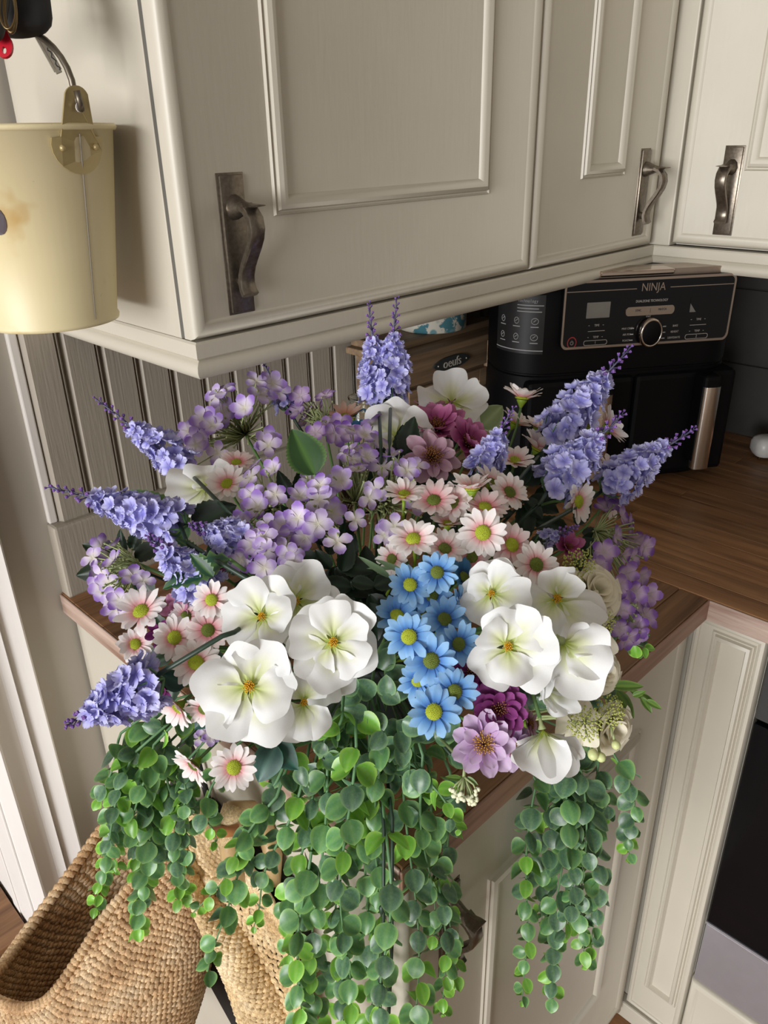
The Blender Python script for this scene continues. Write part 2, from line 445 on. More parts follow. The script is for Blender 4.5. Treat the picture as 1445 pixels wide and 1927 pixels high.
def mitre_sweep(b, path, prof):
    n = len(path); P = [Vector(p) for p in path]; L = []
    for i in range(n):
        d0 = (P[i]-P[i-1]).normalized() if i > 0 else None; d1 = (P[i+1]-P[i]).normalized() if i < n-1 else None
        def nr(d): return Vector((d.y, -d.x))
        if d0 is None: o = nr(d1)
        elif d1 is None: o = nr(d0)
        else:
            a, c = nr(d0), nr(d1); o = (a+c)/(1+a.dot(c))
        L.append([Vector((P[i].x+o.x*q, P[i].y+o.y*q, z)) for q, z in prof])
    b.loops(L, True, True); return b
RAIL = [(-.022, 1.2885), (-.004, 1.2885), (-.002, 1.2865), (-.002, 1.2730), (-.0055, 1.2705), (-.003, 1.2690), (.000, 1.2660), (.001, 1.2610), (-.0005, 1.2565), (-.004, 1.2532), (-.022, 1.2532)]

# left run of wall cupboards
wc = thing('wall_cupboard', 'wide cream painted wall cupboard above the flowers with a two-door front', 'cupboard', Matrix.Translation((0, 0, 0)))
MB().box((.003, .0275, 1.289), (.8756, YW-.012, 2.12), .001).build('carcass', M_PAINT, wc)
MB().box((.0035, .0195, 1.290), (.87, .0275, 2.12)).build('edge_strip', M_GAP, wc)
d = door(wc, mpY(.0185), .0015, .5325, 1.2905, 2.10, (.107, .4395, 1.392, 1.99)); handle(d, (.060, .0055, 1.370), (0, -1, 0))
d = door(wc, mpY(.0185), .5355, .8700, 1.2905, 2.10, (.647, .7640, 1.399, 1.99)); handle(d, (.8245, .0055, 1.3715), (0, -1, 0))
mitre_sweep(MB(), [(0, YW-.012), (0, 0), (.8930, 0)], RAIL).build('light_rail', M_PAINT, wc, fix=True, auto=40)
# right run
wr = thing('wall_cupboard', 'cream painted wall cupboard at the right, over the air fryer, with a single lever handle', 'cupboard')
MB().box((XU+.0275, -1.1, 1.289), (XR-.004, YW-.02, 2.12), .001).build('carcass', M_PAINT, wr)
MB().box((XU+.002, -.024, 1.289), (XU+.030, .016, 2.12), .002).build('corner_post', M_PAINT, wr)
d = door(wr, mpX(XU+.0185), -.470, -.0265, 1.2935, 2.10, (-.40, -.124, 1.402, 1.99)); handle(d, (XU+.0055, -.1060, 1.3735), (-1, 0, 0))
door(wr, mpX(XU+.0185), -.92, -.4735, 1.2935, 2.10, (-.80, -.59, 1.402, 1.99))
mitre_sweep(MB(), [(XU, .012), (XU, -1.1)], RAIL).build('light_rail', M_PAINT, wr, fix=True, auto=40)

# base units
bl = thing('base_cupboard', 'cream base cupboard below the trailing eucalyptus with a framed door', 'cupboard')
MB().box((-.050, -.283, .0), (.53, YW-.004, CT-.031), .002).build('carcass', M_PAINT, bl)
d = door(bl, mpY(-.2865), -.048, .5065, .055, .868, (.088, .410, .200, .7515)); handle(d, (.026, -.2995, .737), (0, -1, 0))
m = MB().tube([(.5155, -.292, .03), (.5155, -.292, CT-.035)], .0085, 10); m.build('corner_bead', M_PAINT, bl, True)
MB().box((-.05, -.2865, .0), (.524, -.27, .052), .002).build('plinth', M_PAINT, bl)
br = thing('base_cupboard', 'narrow cream framed filler panel between the corner and the black oven', 'cupboard')
MB().box((XB+.0185, -.3955, .0), (XR-.01, -.2835, CT-.031), .001).build('carcass', M_PAINT, br)
dd = rect_loops(MB(), mpX(XB+.0185), -.395, -.300, .045, .872, [(0, 0), (0, .012), (.002, .0165), (.006, .018), (.009, .0165), (.010, .0145)], True, True).build('panel', M_PAINT, br, fix=True, auto=35)
rect_loops(MB(), lambda u, v, n: mpX(XB+.0185)(u, v, n+.0142), -.384, -.326, .115, .858, RING[:6]+[(.012, .0022), (.013, .0002)], False).build('panel_moulding', M_PAINT, dd, auto=40)
MB().box((XB-.002, -.3955, .0), (XB+.0185, -.2835, .040), .003).build('plinth', M_PAINT, br)
# oven
ov = thing('built_in_oven', 'black glass built-in oven with a brushed steel bottom trim at the right edge', 'oven')
MB().box((XB+.022, -.99, .13), (XR-.02, -.3990, CT-.033)).build('carcass', M_BLACKM, ov)
MB().box((XB+.004, -.985, .349), (XB+.022, -.4000, .742), .002).build('door', M_BLACKGLASS, ov)
MB().box((XB+.0025, -.985, .3445), (XB+.022, -.4000, .3490)).build('door_edge', M_STEEL, ov)
MB().box((XB+.004, -.985, .212), (XB+.022, -.4000, .3445), .002).build('bottom_trim', M_STEEL, ov)
MB().box((XB+.004, -.985, .750), (XB+.022, -.4000, CT-.036), .002).build('control_panel', plain('oven_grey_glass', (.055, .055, .055), .2), ov)
b2 = thing('base_cupboard', 'low cream drawer front with a rounded top bead below the oven', 'cupboard')
MB().box((XB+.0185, -.99, 0), (XR-.02, -.3975, .128)).build('carcass', M_PAINT, b2)
rect_loops(MB(), mpX(XB+.0185), -.99, -.3975, .02, .205, SLAB, True, True).build('drawer_front', M_PAINT, b2, fix=True, auto=35)

# worktop: staves
wt = thing('worktop', 'solid wood block worktop with a chipped pale edge running round the corner', 'worktop', Matrix.Translation((0, 0, CT)))
inv = Matrix.Translation((0, 0, -CT))
XE, XI, YF = -.060, .516, -.319
n = 16; wd_ = (YW-.001-YF)/n
for i in range(n):
    y0 = YF+i*wd_; x = XE; 
    segs = [XE, XE+RND.uniform(.16, .42), XI]
    for x0, x1 in zip(segs[:-1], segs[1:]):
        MB().box((x0+.0001, y0+.0001, -.030), (x1-.0001, y0+wd_-.0001, -RND.uniform(0, .0003)), .0012 if i else .0022).build('stave', M_WTOPX, wt)
nx = 16; wx = (XR-.002-XI)/nx
for i in range(nx):
    x0 = XI+i*wx; y1 = YW-.001; y = y1; cuts = [y1, y1-RND.uniform(.2, .5), y1-RND.uniform(.7, .95), -1.05]
    for ya, yb in zip(cuts[1:], cuts[:-1]):
        MB().box((x0+.0001, ya+.0001, -.030), (x0+wx-.0001, yb-.0001, -RND.uniform(0, .0003)), .0012 if i else .0022).build('stave', M_WTOPY, wt)
MB().box((XE-.003, YF-.003, -.0297), (XI+.0005, YF, -.0004), .0012).build('edge_strip', M_EDGE, wt)
MB().box((XI-.003, -1.05, -.0297), (XI, YF-.0025, -.0004), .0012).build('edge_strip', M_EDGEY, wt)
MB().box((XE-.003, YF+.001, -.0295), (XE, YW-.003, -.0006), .0012).build('end_strip', M_EDGEY, wt)

# ------------------------------------------------------------------ lettering
def textmesh(body, size, mat, extrude=.0003, align='CENTER'):
    c = bpy.data.curves.new('t', 'FONT'); c.body = body; c.size = size; c.extrude = extrude
    c.align_x = align; c.align_y = 'CENTER'; c.resolution_u = 3
    o = bpy.data.objects.new('t', c); COL.objects.link(o)
    me = bpy.data.meshes.new_from_object(o.evaluated_get(bpy.context.evaluated_depsgraph_get()))
    bpy.data.objects.remove(o); bpy.data.curves.remove(c)
    me.materials.clear(); me.materials.append(mat); return me

# ------------------------------------------------------------------ air fryer
def rrect(w, d, r, z, n=8, cx=0, cy=0, rb=None):
    pts = []; rb = r if rb is None else rb
    for qx, qy, a0, rr in ((1, -1, -pi/2, r), (1, 1, 0, rb), (-1, 1, pi/2, rb), (-1, -1, pi, r)):
        for k in range(n+1):
            a = a0+pi/2*k/n
            pts.append(Vector((cx+qx*(w/2-rr)+rr*cos(a), cy+qy*(d/2-rr)+rr*sin(a), z)))
    return pts
pf = Vector((.780, -.0454, CT))
fu = (RGT*1.0); fu.z = 0; fu.normalize(); fu = Matrix.Rotation(.1734, 3, 'Z') @ fu
fn = Vector((fu.y, -fu.x, 0))                       # out of the front
FM = Matrix((fu, -fn, Vector((0, 0, 1)))).transposed().to_4x4(); FM.translation = pf; FM = FM @ Matrix.Diagonal((.93, .93, 1.142, 1))
af = thing('air_fryer', 'black two-drawer air fryer with an unlit control panel in the worktop corner', 'air fryer', FM)
# local: x right, y back (front face y=0), z up
bw, bd = .43, .185; cx = -.018
b = MB()
L = [rrect(bw-.03, bd-.03, .06, z, 8, cx, bd/2) for z in (.002,)] + [rrect(bw-.006, bd-.006, .07, .010, 8, cx, bd/2)] + [rrect(bw, bd, .075, z, 8, cx, bd/2) for z in (.03, .172)] + [rrect(bw-.004, bd-.004, .075, .1735, 8, cx, bd/2), rrect(bw-.004, bd-.004, .075, .1755, 8, cx, bd/2)] + [rrect(bw, bd, .075, z, 8, cx, bd/2) for z in (.177, .285)] + [rrect(bw-.012, bd-.012, .07, .300, 8, cx, bd/2), rrect(bw-.05, bd-.05, .055, .308, 8, cx, bd/2)]
b.loops(L, True, True); b.build('body', M_BLACK, af, auto=50)
# lid trim of rose steel
b = MB(); b.loops([rrect(.295, .05, .02, z, 6, .0, .025+.0) for z in (.3035, .312)], True, True); b.build('lid_trim', M_BRONZE, af, auto=40)
b = MB(); b.box((-.085, -.006, .3055), (.045, .03, .3125), .002); b.build('lid_plate', plain('polished_rose', (.62, .50, .42), .15, 1.0), af)
# control panel with a rounded bezel
px0, px1, pz0, pz1 = -.1485, .1545, .2125, .3035
def rr2(x0, x1, z0, z1, r, y, n=6):
    return [Vector((p.x, y, p.y)) for p in [Vector((q.x, q.y, 0)) for q in rrect(x1-x0, z1-z0, r, 0, n, (x0+x1)/2, (z0+z1)/2)]]
b = MB(); b.loops([rr2(px0, px1, pz0, pz1, .010, .03), rr2(px0, px1, pz0, pz1, .010, -.012), rr2(px0+.001, px1-.001, pz0+.001, pz1-.001, .009, -.013)], True, True)
b.build('panel_housing', M_BLACK, af, auto=40, fix=True)
b = MB(); b.loops([rr2(px0, px1, pz0, pz1, .010, -.0125), rr2(px0, px1, pz0, pz1, .010, -.0145), rr2(px0+.0032, px1-.0032, pz0+.0032, pz1-.0032, .008, -.0145), rr2(px0+.0032, px1-.0032, pz0+.0032, pz1-.0032, .008, -.0125)])
bz = b.build('bezel', M_BRONZE, af, auto=40, fix=True)
b = MB(); b.loops([rr2(px0+.003, px1-.003, pz0+.003, pz1-.003, .008, -.012), rr2(px0+.003, px1-.003, pz0+.003, pz1-.003, .008, -.0138)], True, True)
pn = b.build('control_panel', M_BLACKGLASS, af, auto=40, fix=True)
def lab(body, x, z, size, mat=None, parent=None, y=-.0139, name='lettering', sx=1.0):
    M = Matrix.Translation((x, y, z)) @ Matrix.Rotation(pi/2, 4, 'X') @ Matrix.Scale(sx, 4, (1, 0, 0))
    return put(name, textmesh(body, size, mat or M_INK), parent or pn, M)
lab('NINJA', .006, .2905, .0150, M_BRONZE, sx=1.05)
for xa, xb in ((px0+.004, -.0235), (.036, px1-.004)): MB().box((xa, -.0143, .2890), (xb, -.0138, .2900)).build('line', M_BRONZE, pn)
lab('DUALZONE TECHNOLOGY', .006, .2725, .0046)
b = MB(); b.loops([rr2(-.039, .048, .2535, .2655, .0055, -.0137), rr2(-.039, .048, .2535, .2655, .0055, -.0152)], True, True); b.build('mode_button', M_BRONZE, pn, auto=40, fix=True)
lab('SYNC', -.017, .2605, .0042, M_SLATE, y=-.0154); lab('MATCH', .026, .2605, .0042, M_SLATE, y=-.0154); MB().box((.0042, -.0154, .2565), (.0048, -.0151, .2625)).build('line', M_SLATE, pn)
b = MB(); b.loops([rr2(-.108, -.067, .2535, .2745, .001, -.0137), rr2(-.108, -.067, .2535, .2745, .001, -.0142)], True, True); b.build('display', M_DISPLAY, pn, fix=True)
b = MB(); b.loops([rr2(.076, .116, .2535, .2745, .001, -.0137), rr2(.076, .116, .2535, .2745, .001, -.0142)], True, True); b.build('display', M_BLACKGLASS, pn, fix=True)
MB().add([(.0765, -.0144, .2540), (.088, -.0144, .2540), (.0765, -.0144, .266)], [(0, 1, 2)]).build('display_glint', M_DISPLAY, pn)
for cx_ in (-.0875, .096):
    lab('TIME', cx_, .2435, .0042); lab('TEMP', cx_, .2245+.003, .0042)
    for zz in (.2435, .2275):
        for s, up in ((-1, 0), (1, 1)):
            x_ = cx_+s*.0125; q = .0009 if up else -.0009
            MB().box((x_-.0022, -.0141, zz-.0002), (x_, -.0138, zz+.0004)).build('arrow', M_INK, pn)
    MB().box((cx_-.015, -.0141, .2355), (cx_+.015, -.0138, .2362)).build('line', M_INK, pn)
for cx_, t in ((-.0875, '1'), (.096, '2')):
    b = MB(); b.loops([rr2(cx_-.021, cx_+.021, .2165, .2225+.001, .0032, -.0138), rr2(cx_-.021, cx_+.021, .2165, .2235, .0032, -.0143), rr2(cx_-.0203, cx_+.0203, .2172, .2228, .0028, -.0143), rr2(cx_-.0203, cx_+.0203, .2172, .2228, .0028, -.0138)]); b.build('zone_button', M_INK, pn, fix=True)
    lab(t, cx_, .220, .0052)
for i, (l, r) in enumerate((('MAX CRISP', 'BAKE'), ('AIR FRY', 'REHEAT'), ('ROAST', 'DEHYDRATE'))):
    z = .2365-.0082*i
    o = lab(l, -.0325, z, .0040); o2 = lab(r, .0545, z, .0040)
    MB().box((-.0265, -.0142, z-.0007), (-.0205, -.0138, z+.0007)).build('indicator', M_INKW, pn); MB().box((.0315, -.0142, z-.0007), (.0375, -.0138, z+.0007)).build('indicator', M_INKW, pn)
lab('START', .003, .2515, .0030)
kn = put('dial', MB().lathe([(.0, -.0), (.0175, 0), (.0175, .012), (.0165, .013), (.0, .013)], 40).mesh('dial', M_BLACK, True), af, Matrix.Translation((.0065, -.0135, .2305)) @ Matrix.Rotation(pi/2, 4, 'X'))
put('dial_ring', MB().lathe([(.0160, .0), (.0198, 0), (.0202, .006), (.0196, .0125), (.0176, .0140), (.0165, .0128)], 48).mesh('dial_ring', plain('dial_ring_metal', (.6, .52, .45), .2, 1.0), True), kn, Matrix.Identity(4))
b = MB(); b.lathe([(.0068, 0), (.0068, .0006), (.0082, .0006), (.0082, 0)], 28, Matrix.Translation((-.1292, -.0137, .2215)) @ Matrix.Rotation(pi/2, 4, 'X')); b.build('power_ring', M_REDRING, pn)
b = MB(); b.tube([Vector((-.1292+.0026*sin(a), -.0141, .2213+.0026*cos(a))) for a in [radians(35+k*29) for k in range(11)]], .0004, 4); b.tube([(-.1292, -.0141, .2215), (-.1292, -.0141, .2250)], .0004, 4); b.build('power_icon', M_INK, pn)
# drawers and handles
for sx, x0, x1 in ((-1, -.200, -.0045), (1, -.0025, .190)):
    dr = MB().box((x0, -.010, .012), (x1, .06, .168), .008).build('drawer', M_BLACK, af)
hx = [(-.075), (.124)]
for x in hx:
    h = MB().box((x-.017, -.045, .035), (x+.017, -.008, .168), .006).build('drawer_handle', M_BLACK, af)
    b = MB(); prof = [(-.0165, -.034), (-.0160, -.044), (-.0120, -.0485), (0, -.0500), (.0120, -.0485), (.0160, -.044), (.0165, -.034)]
    b.loops([[Vector((x+a, c, z)) for a, c in prof] for z in (.028, .034, .150, .1525)], True, True); b.build('handle_face', M_CHROME, h, auto=50, fix=True)
# information sticker wrapped on the rounded left corner
rcx, rcy, rr_ = cx-bw/2+.075, .075, .0754
def onc(a, z, e=0): return Vector((rcx+(rr_+e)*cos(a), rcy+(rr_+e)*sin(a), z))
b = MB(); A0, A1 = radians(186), radians(258)
b.loops([[onc(A0+(A1-A0)*k/14, z, .0003) for k in range(15)] for z in (.205, .285)], closed=False)
st = b.build('sticker', plain('sticker_black', (.018, .018, .019), .4), af, True)
def stick(body, a, z, size):
    p = onc(a, z, .0006); nrm = Vector((cos(a), sin(a), 0)); x = Vector((-sin(a), cos(a), 0))
    M = Matrix((x, Vector((0, 0, 1)), nrm)).transposed().to_4x4(); M.translation = p
    return put('lettering', textmesh(body, size, M_INKW), st, M)
for ch, k in zip('Technology', range(10)): stick(ch, radians(224+k*2.6), .277, .0062)
for r_, (a0, a1) in enumerate(((222, 256), (222, 250), (222, 254))):
    b = MB(); b.loops([[onc(radians(a0)+(radians(a1-a0))*k/8, .2705-.0042*r_+dz, .0005) for k in range(9)] for dz in (0, .0011)], closed=False); b.build('text_line', M_INKW, st)
for a in (200, 222, 246):
    for z in (.250, .228):
        ring = [onc(radians(a)+.0042/rr_*1.0*cos(t)*(1.4 if a == 246 else 1), z+.0042*sin(t), .0006) for t in [2*pi*k/14 for k in range(15)]]
        b = MB().tube(ring, .0005, 4); b.tube([onc(radians(a)-.03, z-.001, .0006), onc(radians(a)+.03, z+.002, .0006)], .0005, 4); b.build('icon', M_INKW, st)
        b = MB(); b.loops([[onc(radians(a-5)+radians(10)*k/5, z-.0085+dz, .0005) for k in range(6)] for dz in (0, .0012)], closed=False); b.build('text_line', M_INKW, st)
b = MB(); b.loops([[onc(A0+(A1-A0)*k/14, .209+dz, .0005) for k in range(15)] for dz in (0, .0012)], closed=False); b.build('text_line', M_INKW, st)

# white plug and a terracotta pot at the right edge
pp = plane(1436, 862, 2, CT)
tp = thing('plug', 'white plug lying on the worktop beside the air fryer', 'plug', frame(pp+Vector((0, 0, .0262)), (0, 0, 1), 1.0))
MB().loops([rrect(.046*s, .050*s, .016*s, z, 5) for s, z in ((.8, -.018), (1, -.010), (1, .004), (.85, .012), (.5, .0165))], True, True).build('plug_body', M_WHITEPL, tp, auto=45)
MB().box((-.003, .016, -.026), (.003, .024, -.018), .001).box((-.014, -.012, -.024), (-.008, -.006, -.018), .001).box((.008, -.012, -.024), (.014, -.006, -.018), .001).build('pins', M_BRASS, tp)
iv = tp.matrix_basis.inverted()
MB().tube([iv @ p for p in (pp+Vector((.012, -.004, .030)), pp+RGT*.03+Vector((0, 0, .03)), pp+RGT*.07+Vector((0, 0, .024)), pp+RGT*.10+Vector((0, 0, .006)))], .0032, 8).build('cord', M_WHITEPL, tp, True)
pt = plane(1500, 900, 2, CT)
tag(MB().lathe([(0, 0), (.022, 0), (.029, .04), (.032, .04), (.032, .052), (.028, .052), (.024, .01), (0, .01)], 24, Matrix.Translation(pt)).build('flower_pot', M_TERRA, None, auto=40), 'small terracotta pot cut off by the right edge beside the plug', 'pot')

# ------------------------------------------------------------------ egg cabinet, tin and jar
eg = thing('egg_cabinet', 'small rustic wooden egg cabinet with an oeufs plaque behind the flowers', 'cabinet', Matrix.Translation((.595, .25, CT)))
def eb(a, c, bev=.001): return MB().box((a[0]-.595, a[1]-.25, a[2]-CT), (c[0]-.595, c[1]-.25, c[2]-CT), bev)
eb((.476, .203, CT+.0005), (.716, .295, 1.141)).build('carcass', M_OLDWOOD, eg)
eb((.458, .178, 1.141), (.744, .300, 1.152), .002).build('top_board', M_OLDWOOD, eg)
eb((.470, .212, 1.152), (.735, .300, 1.1645), .002).build('ledge', M_OLDWOOD, eg)
eb((.472, .196, CT+.0005), (.492, .204, 1.140)).build('stile', M_TRIM, eg)
eb((.700, .196, CT+.0005), (.717, .204, 1.140)).build('stile', M_OLDWOOD, eg)
eb((.493, .197, 1.094), (.699, .2035, 1.139)).build('rail', M_OLDWOOD, eg)
b = MB()
for a, c in (((.497, .194, .93), (.517, .2025, 1.088)), ((.677, .194, .93), (.697, .2025, 1.088)), ((.517, .194, 1.068), (.677, .2025, 1.088)), ((.517, .194, .93), (.677, .2025, .950))):
    b.box((a[0]-.595, a[1]-.25, a[2]-CT), (c[0]-.595, c[1]-.25, c[2]-CT), .001)
dr = b.build('door', M_OLDWOOD, eg)
b = MB()
for i in range(14): b.tube([(.52+i*.012-.595, .199-.25, .95-CT), (.52+i*.012-.595, .199-.25, 1.068-CT)], .0006, 4)
for i in range(10): b.tube([(.517-.595, .1985-.25, .955+i*.012-CT), (.677-.595, .1985-.25, .955+i*.012-CT)], .0006, 4)
b.build('wire_mesh', M_PEWTER, dr)
eb((.518, .2026, .95), (.676, .2032, 1.068), 0).build('dark_inside', M_BLACKM, dr)
b = MB().tube([(.690-.595, .192-.25, 1.052-CT), (.690-.595, .178-.25, 1.050-CT), (.690-.595, .176-.25, 1.030-CT), (.690-.595, .184-.25, 1.012-CT)], .003, 8); b.ball((.690-.595, .190-.25, 1.052-CT), .006, 8, 6); b.build('latch', M_PEWTER, dr, True)
# plaque
pl = []
for k in range(24):
    t = 2*pi*k/24; r = 1+.10*cos(4*t)+.06*cos(2*t)
    pl.append((.040*cos(t)*r, .0125*sin(t)*(1+.18*cos(2*t)+.05)))
b = MB(); b.loops([[Vector((a+.007, -.0535-q, c+.2060)) for a, c in pl] for q in (0, .003)], True, True); pq = b.build('plaque', M_SLATE, eg, fix=True)
put('lettering', textmesh('oeufs', .0215, M_CHALK, .0004), pq, Matrix.Translation((.007, -.0569, .2060)) @ Matrix.Rotation(pi/2, 4, 'X'))
for s in (-1, 1): MB().ball((.007+s*.036, -.0567, .206), .0014, 6, 4).build('nail', M_CHALK, pq)
tn = thing('cake_tin', 'white round tin with a blue floral pattern on top of the egg cabinet', 'tin', Matrix.Translation((.615, .252, 1.1647)))
put('tin_body', MB().lathe([(0, .002), (.056, 0), (.0585, .002), (.0585, .066), (.057, .0665), (0, .0665)], 48).mesh('tin_body', M_TIN, True), tn)
put('tin_lid', MB().lathe([(.0598, .058), (.0598, .074), (.057, .077), (0, .0775), (0, .0765), (.056, .076), (.059, .073), (.059, .058)], 48).mesh('tin_lid', M_TIN, True), tn)
jp = plane(678, 746, 1, .215)
jr = thing('glass_jar', 'clear glass bottle neck standing behind the lilac flowers', 'jar', Matrix.Translation((jp.x, jp.y, CT)))
hh = jp.z-CT
put('glass', MB().lathe([(0, .001), (.036, .001), (.038, .006), (.038, hh*.55), (.030, hh*.68), (.0165, hh*.78), (.0165, hh-.006), (.0195, hh-.004), (.0195, hh), (.0165, hh), (.0145, hh-.004), (.0145, hh*.79), (.028, hh*.67), (.0355, hh*.55), (.0355, .008), (0, .006)], 36).mesh('glass', M_GLASS, True), jr)

# ------------------------------------------------------------------ bucket and things hanging above it
BX, BY, BZ = -.083, .104, 1.4725
bk = thing('bucket', 'small cream enamel bucket hanging on the side of the wall cupboard', 'bucket', Matrix.Translation((BX, BY, BZ-.162)))
hB = .162
put('bucket_body', MB().lathe([(0, .004), (.0545, .004), (.0555, 0), (.0585, .0), (.0590, .003), (.0575, .006), (.0785, hB-.003), (.0805, hB-.003), (.0820, hB-.0005), (.0805, hB+.002), (.0785, hB+.001), (.0775, hB-.004), (.0560, .008), (0, .008)], 64).mesh('bucket_body', M_BUCKET, True), bk)
sa = radians(-90+14)
MB().tube([Vector((cos(sa)*(.0577+(.0785-.0577)*t)*1.0, sin(sa)*(.0577+(.0785-.0577)*t), .006+t*(hB-.012))) for t in (0, .25, .5, .75, 1)], .0007, 4).build('seam', plain('seam_grey', (.18, .15, .10), .5), bk)
for sgn in (-1, 1):
    b = MB(); a0 = radians(-77) if sgn < 0 else radians(103)
    R0 = .0792
    def ear(s_, z, e): 
        a = a0+1.18*s_/R0; q_ = .0784+e+z*.13 if z < -.006 else .0826+e; return Vector((cos(a)*q_, sin(a)*q_, hB+z))
    out = []
    for k in range(13): t = pi+pi*k/12; out.append((.0215*cos(t), -.0135+.0225*sin(t)))
    for k in range(9): t = pi*.12+pi*.76*k/8; out.append((.0085*cos(t)/cos(pi*.12)*1.0, .0185+.0095*sin(t)))
    # outline right flank to left flank
    outline = out[:13]+[(.0215, -.0135), (.0205, -.0085), (.0140, -.0080)]+out[13:]+[(-.0140, -.0080), (-.0205, -.0085)]
    b.loops([[ear(s_, z, e) for s_, z in outline] for e in (.0008, .0026)], True, True)
    e_ = b.build('ear', M_EAR, bk, fix=True)
    for q in (-.014, .014):
        MB().ball(ear(q, -.016, .0026), .0026, 8, 5).build('rivet', M_EAR, e_, True)
    MB().ball(ear(0, .016, .0022), (.0035, .0035, .0035), 8, 5).build('hole', M_BLACKM, e_, True) if sgn > 0 else MB().tube([ear(0, .0125, .0020), ear(0, .0125, .0030)], .0035, 12).build('hole', M_WHITEPL, e_)
b = MB(); pts = []; RZ = Matrix.Rotation(radians(13), 4, 'Z')
pts += [Vector((-.004, -.090, hB+.024)), Vector((-.003, -.0905, hB+.015)), Vector((0, -.087, hB+.0115)), Vector((.001, -.083, hB+.014)), Vector((.0005, -.0815, hB+.022))]
for k in range(1, 20):
    t = pi*k/20; pts.append(Vector((.0, -.0825*cos(t)*1.0, hB+.022+.052*sin(t)**.9)))
pts += [Vector((0, .0815, hB+.022)), Vector((0, .086, hB+.012)), Vector((.002, .090, hB+.022))]
b.tube([RZ @ p_ for p_ in pts], .0026, 8); b.build('bail_handle', plain('old_wire', (.17, .145, .11), .4, .8), bk, True)
# dark print at the left edge of the bucket
b = MB(); aa = radians(-90-46)
pr = [(.011*cos(t), .0075*sin(t)) for t in [2*pi*k/16 for k in range(16)]]
b.add([Vector((cos(aa+c/.07)*(.0702+a*.12), sin(aa+c/.07)*(.0702+a*.12), hB*.58+a)) for a, c in pr], [tuple(range(16))]); b.build('print', plain('print_purple', (.03, .012, .02), .5), bk)

DHK = depth(Vector((BX, BY-.03, 1.53)))
hk = thing('wall_hook', 'dark metal hook at the top left that carries the bucket handle', 'hook', Matrix.Translation((0, .105, 1.56)))
MB().box((-.004, -.012, .035), (.0028, .012, .085), .001).build('hook_plate', M_BRASS, hk)
MB().tube([(-.003, 0, .055), (-.04, 0, .050), (-.068, 0, .025), (-.074, 0, -.010), (-.083, 0, -.0185), (-.095, 0, -.012), (-.098, 0, .002)], .0032, 8).build('hook_arm', M_BRASS, hk, True)
def hang(name, label, cat, c): return thing(name, label, cat, Matrix.Translation(c))
c = at(62, -10, .60); g1 = hang('grip', 'thick black rubber grip hanging beside the steel key at the top left', 'handle', c)
q = FWD.cross(RGT)
def camframe(c, roll=0): 
    M = Matrix((RGT, UP, -FWD)).transposed().to_4x4(); M.translation = c; return M @ Matrix.Rotation(roll, 4, 'Z')
g1.matrix_basis = camframe(c, radians(8))
b = MB(); L = []
for y, s in ((.05, 1), (.0, 1.02), (-.018, 1.0), (-.024, .93), (-.0275, .78), (-.029, .5)):
    L.append([Vector((.0225*s*cos(t)-.010, y, .010*s*sin(t))) for t in [2*pi*k/20 for k in range(20)]])
b.loops(L, True, True); b.build('rubber', M_BLACKM, g1, auto=60, fix=True)
c = at(-6, 10, .575); g2 = hang('grip', 'dark grey grip at the extreme top left corner above the red tab', 'handle', c); g2.matrix_basis = camframe(c, radians(-6))
b = MB(); L = []
for y, s in ((.05, 1), (.0, 1.0), (-.014, .95), (-.022, .8), (-.026, .45)):
    L.append([Vector((.0085*s*cos(t), y, .007*s*sin(t))) for t in [2*pi*k/16 for k in range(16)]])
b.loops(L, True, True); b.build('rubber', plain('grey_rubber', (.03, .03, .028), .6), g2, auto=60, fix=True)
c = at(19, 22, .57); g3 = hang('split_ring', 'old brass ring hanging between the two black grips', 'ring', c); g3.matrix_basis = camframe(c)
b = MB().tube([Vector((.0042*cos(t), .014*sin(t), .002*sin(t))) for t in [2*pi*k/24 for k in range(25)]], .0013, 8, caps=False); b.tube([Vector((.0060*cos(t), .0145*sin(t), .004+.001*sin(t))) for t in [2*pi*k/24 for k in range(25)]], .0010, 8, caps=False); b.build('ring_wire', M_BRASS, g3, True)
c = at(7, 86, .585); g4 = hang('tag', 'red plastic tab with a hole hanging under the grips', 'tag', c); g4.matrix_basis = camframe(c, radians(12))
b = MB(); n_ = 20; ro = [Vector((.0068*cos(2*pi*k/n_), .0095*sin(2*pi*k/n_) + (.006 if sin(2*pi*k/n_) > .6 else 0), 0)) for k in range(n_)]; ri = [Vector((.0016*cos(2*pi*k/n_), .0028*sin(2*pi*k/n_)-.004, 0)) for k in range(n_)]
z1, z2 = Vector((0, 0, .0012)), Vector((0, 0, -.0012))
b.loops([[v+z2 for v in ri], [v+z2 for v in ro], [v+z1 for v in ro], [v+z1 for v in ri], [v+z2 for v in ri]]); b.build('tab', M_RED, g4, auto=40, fix=True)
a0, a1 = at(66, 55, .618), at(112, 138, .640)
kd = (a1-a0); kl = kd.length; kd.normalize(); ky = (-FWD)-kd*(-FWD).dot(kd); ky.normalize(); kx = kd.cross(ky)
KM = Matrix((kx, ky, kd)).transposed().to_4x4(); KM.translation = a0
ky_ = thing('key', 'flat steel key hanging from the grip above the bucket', 'key', KM)
b = MB().box((-.0034, -.0009, -.004), (.0034, .0009, kl-.002), .0005); b.box((-.0026, -.0009, kl-.003), (.0026, .0009, kl), .0006); b.build('blade', M_KEY, ky_)
b = MB().tube([(-.0016+.0009*sin(k*1.9), .0009, kl*.42+k*kl*.052) for k in range(11)], .0005, 4); b.build('cut_groove', M_SLATE, ky_)
MB().box((.0012, .0006, 0), (.0022, .0012, kl-.004)).build('ridge', M_KEY, ky_)
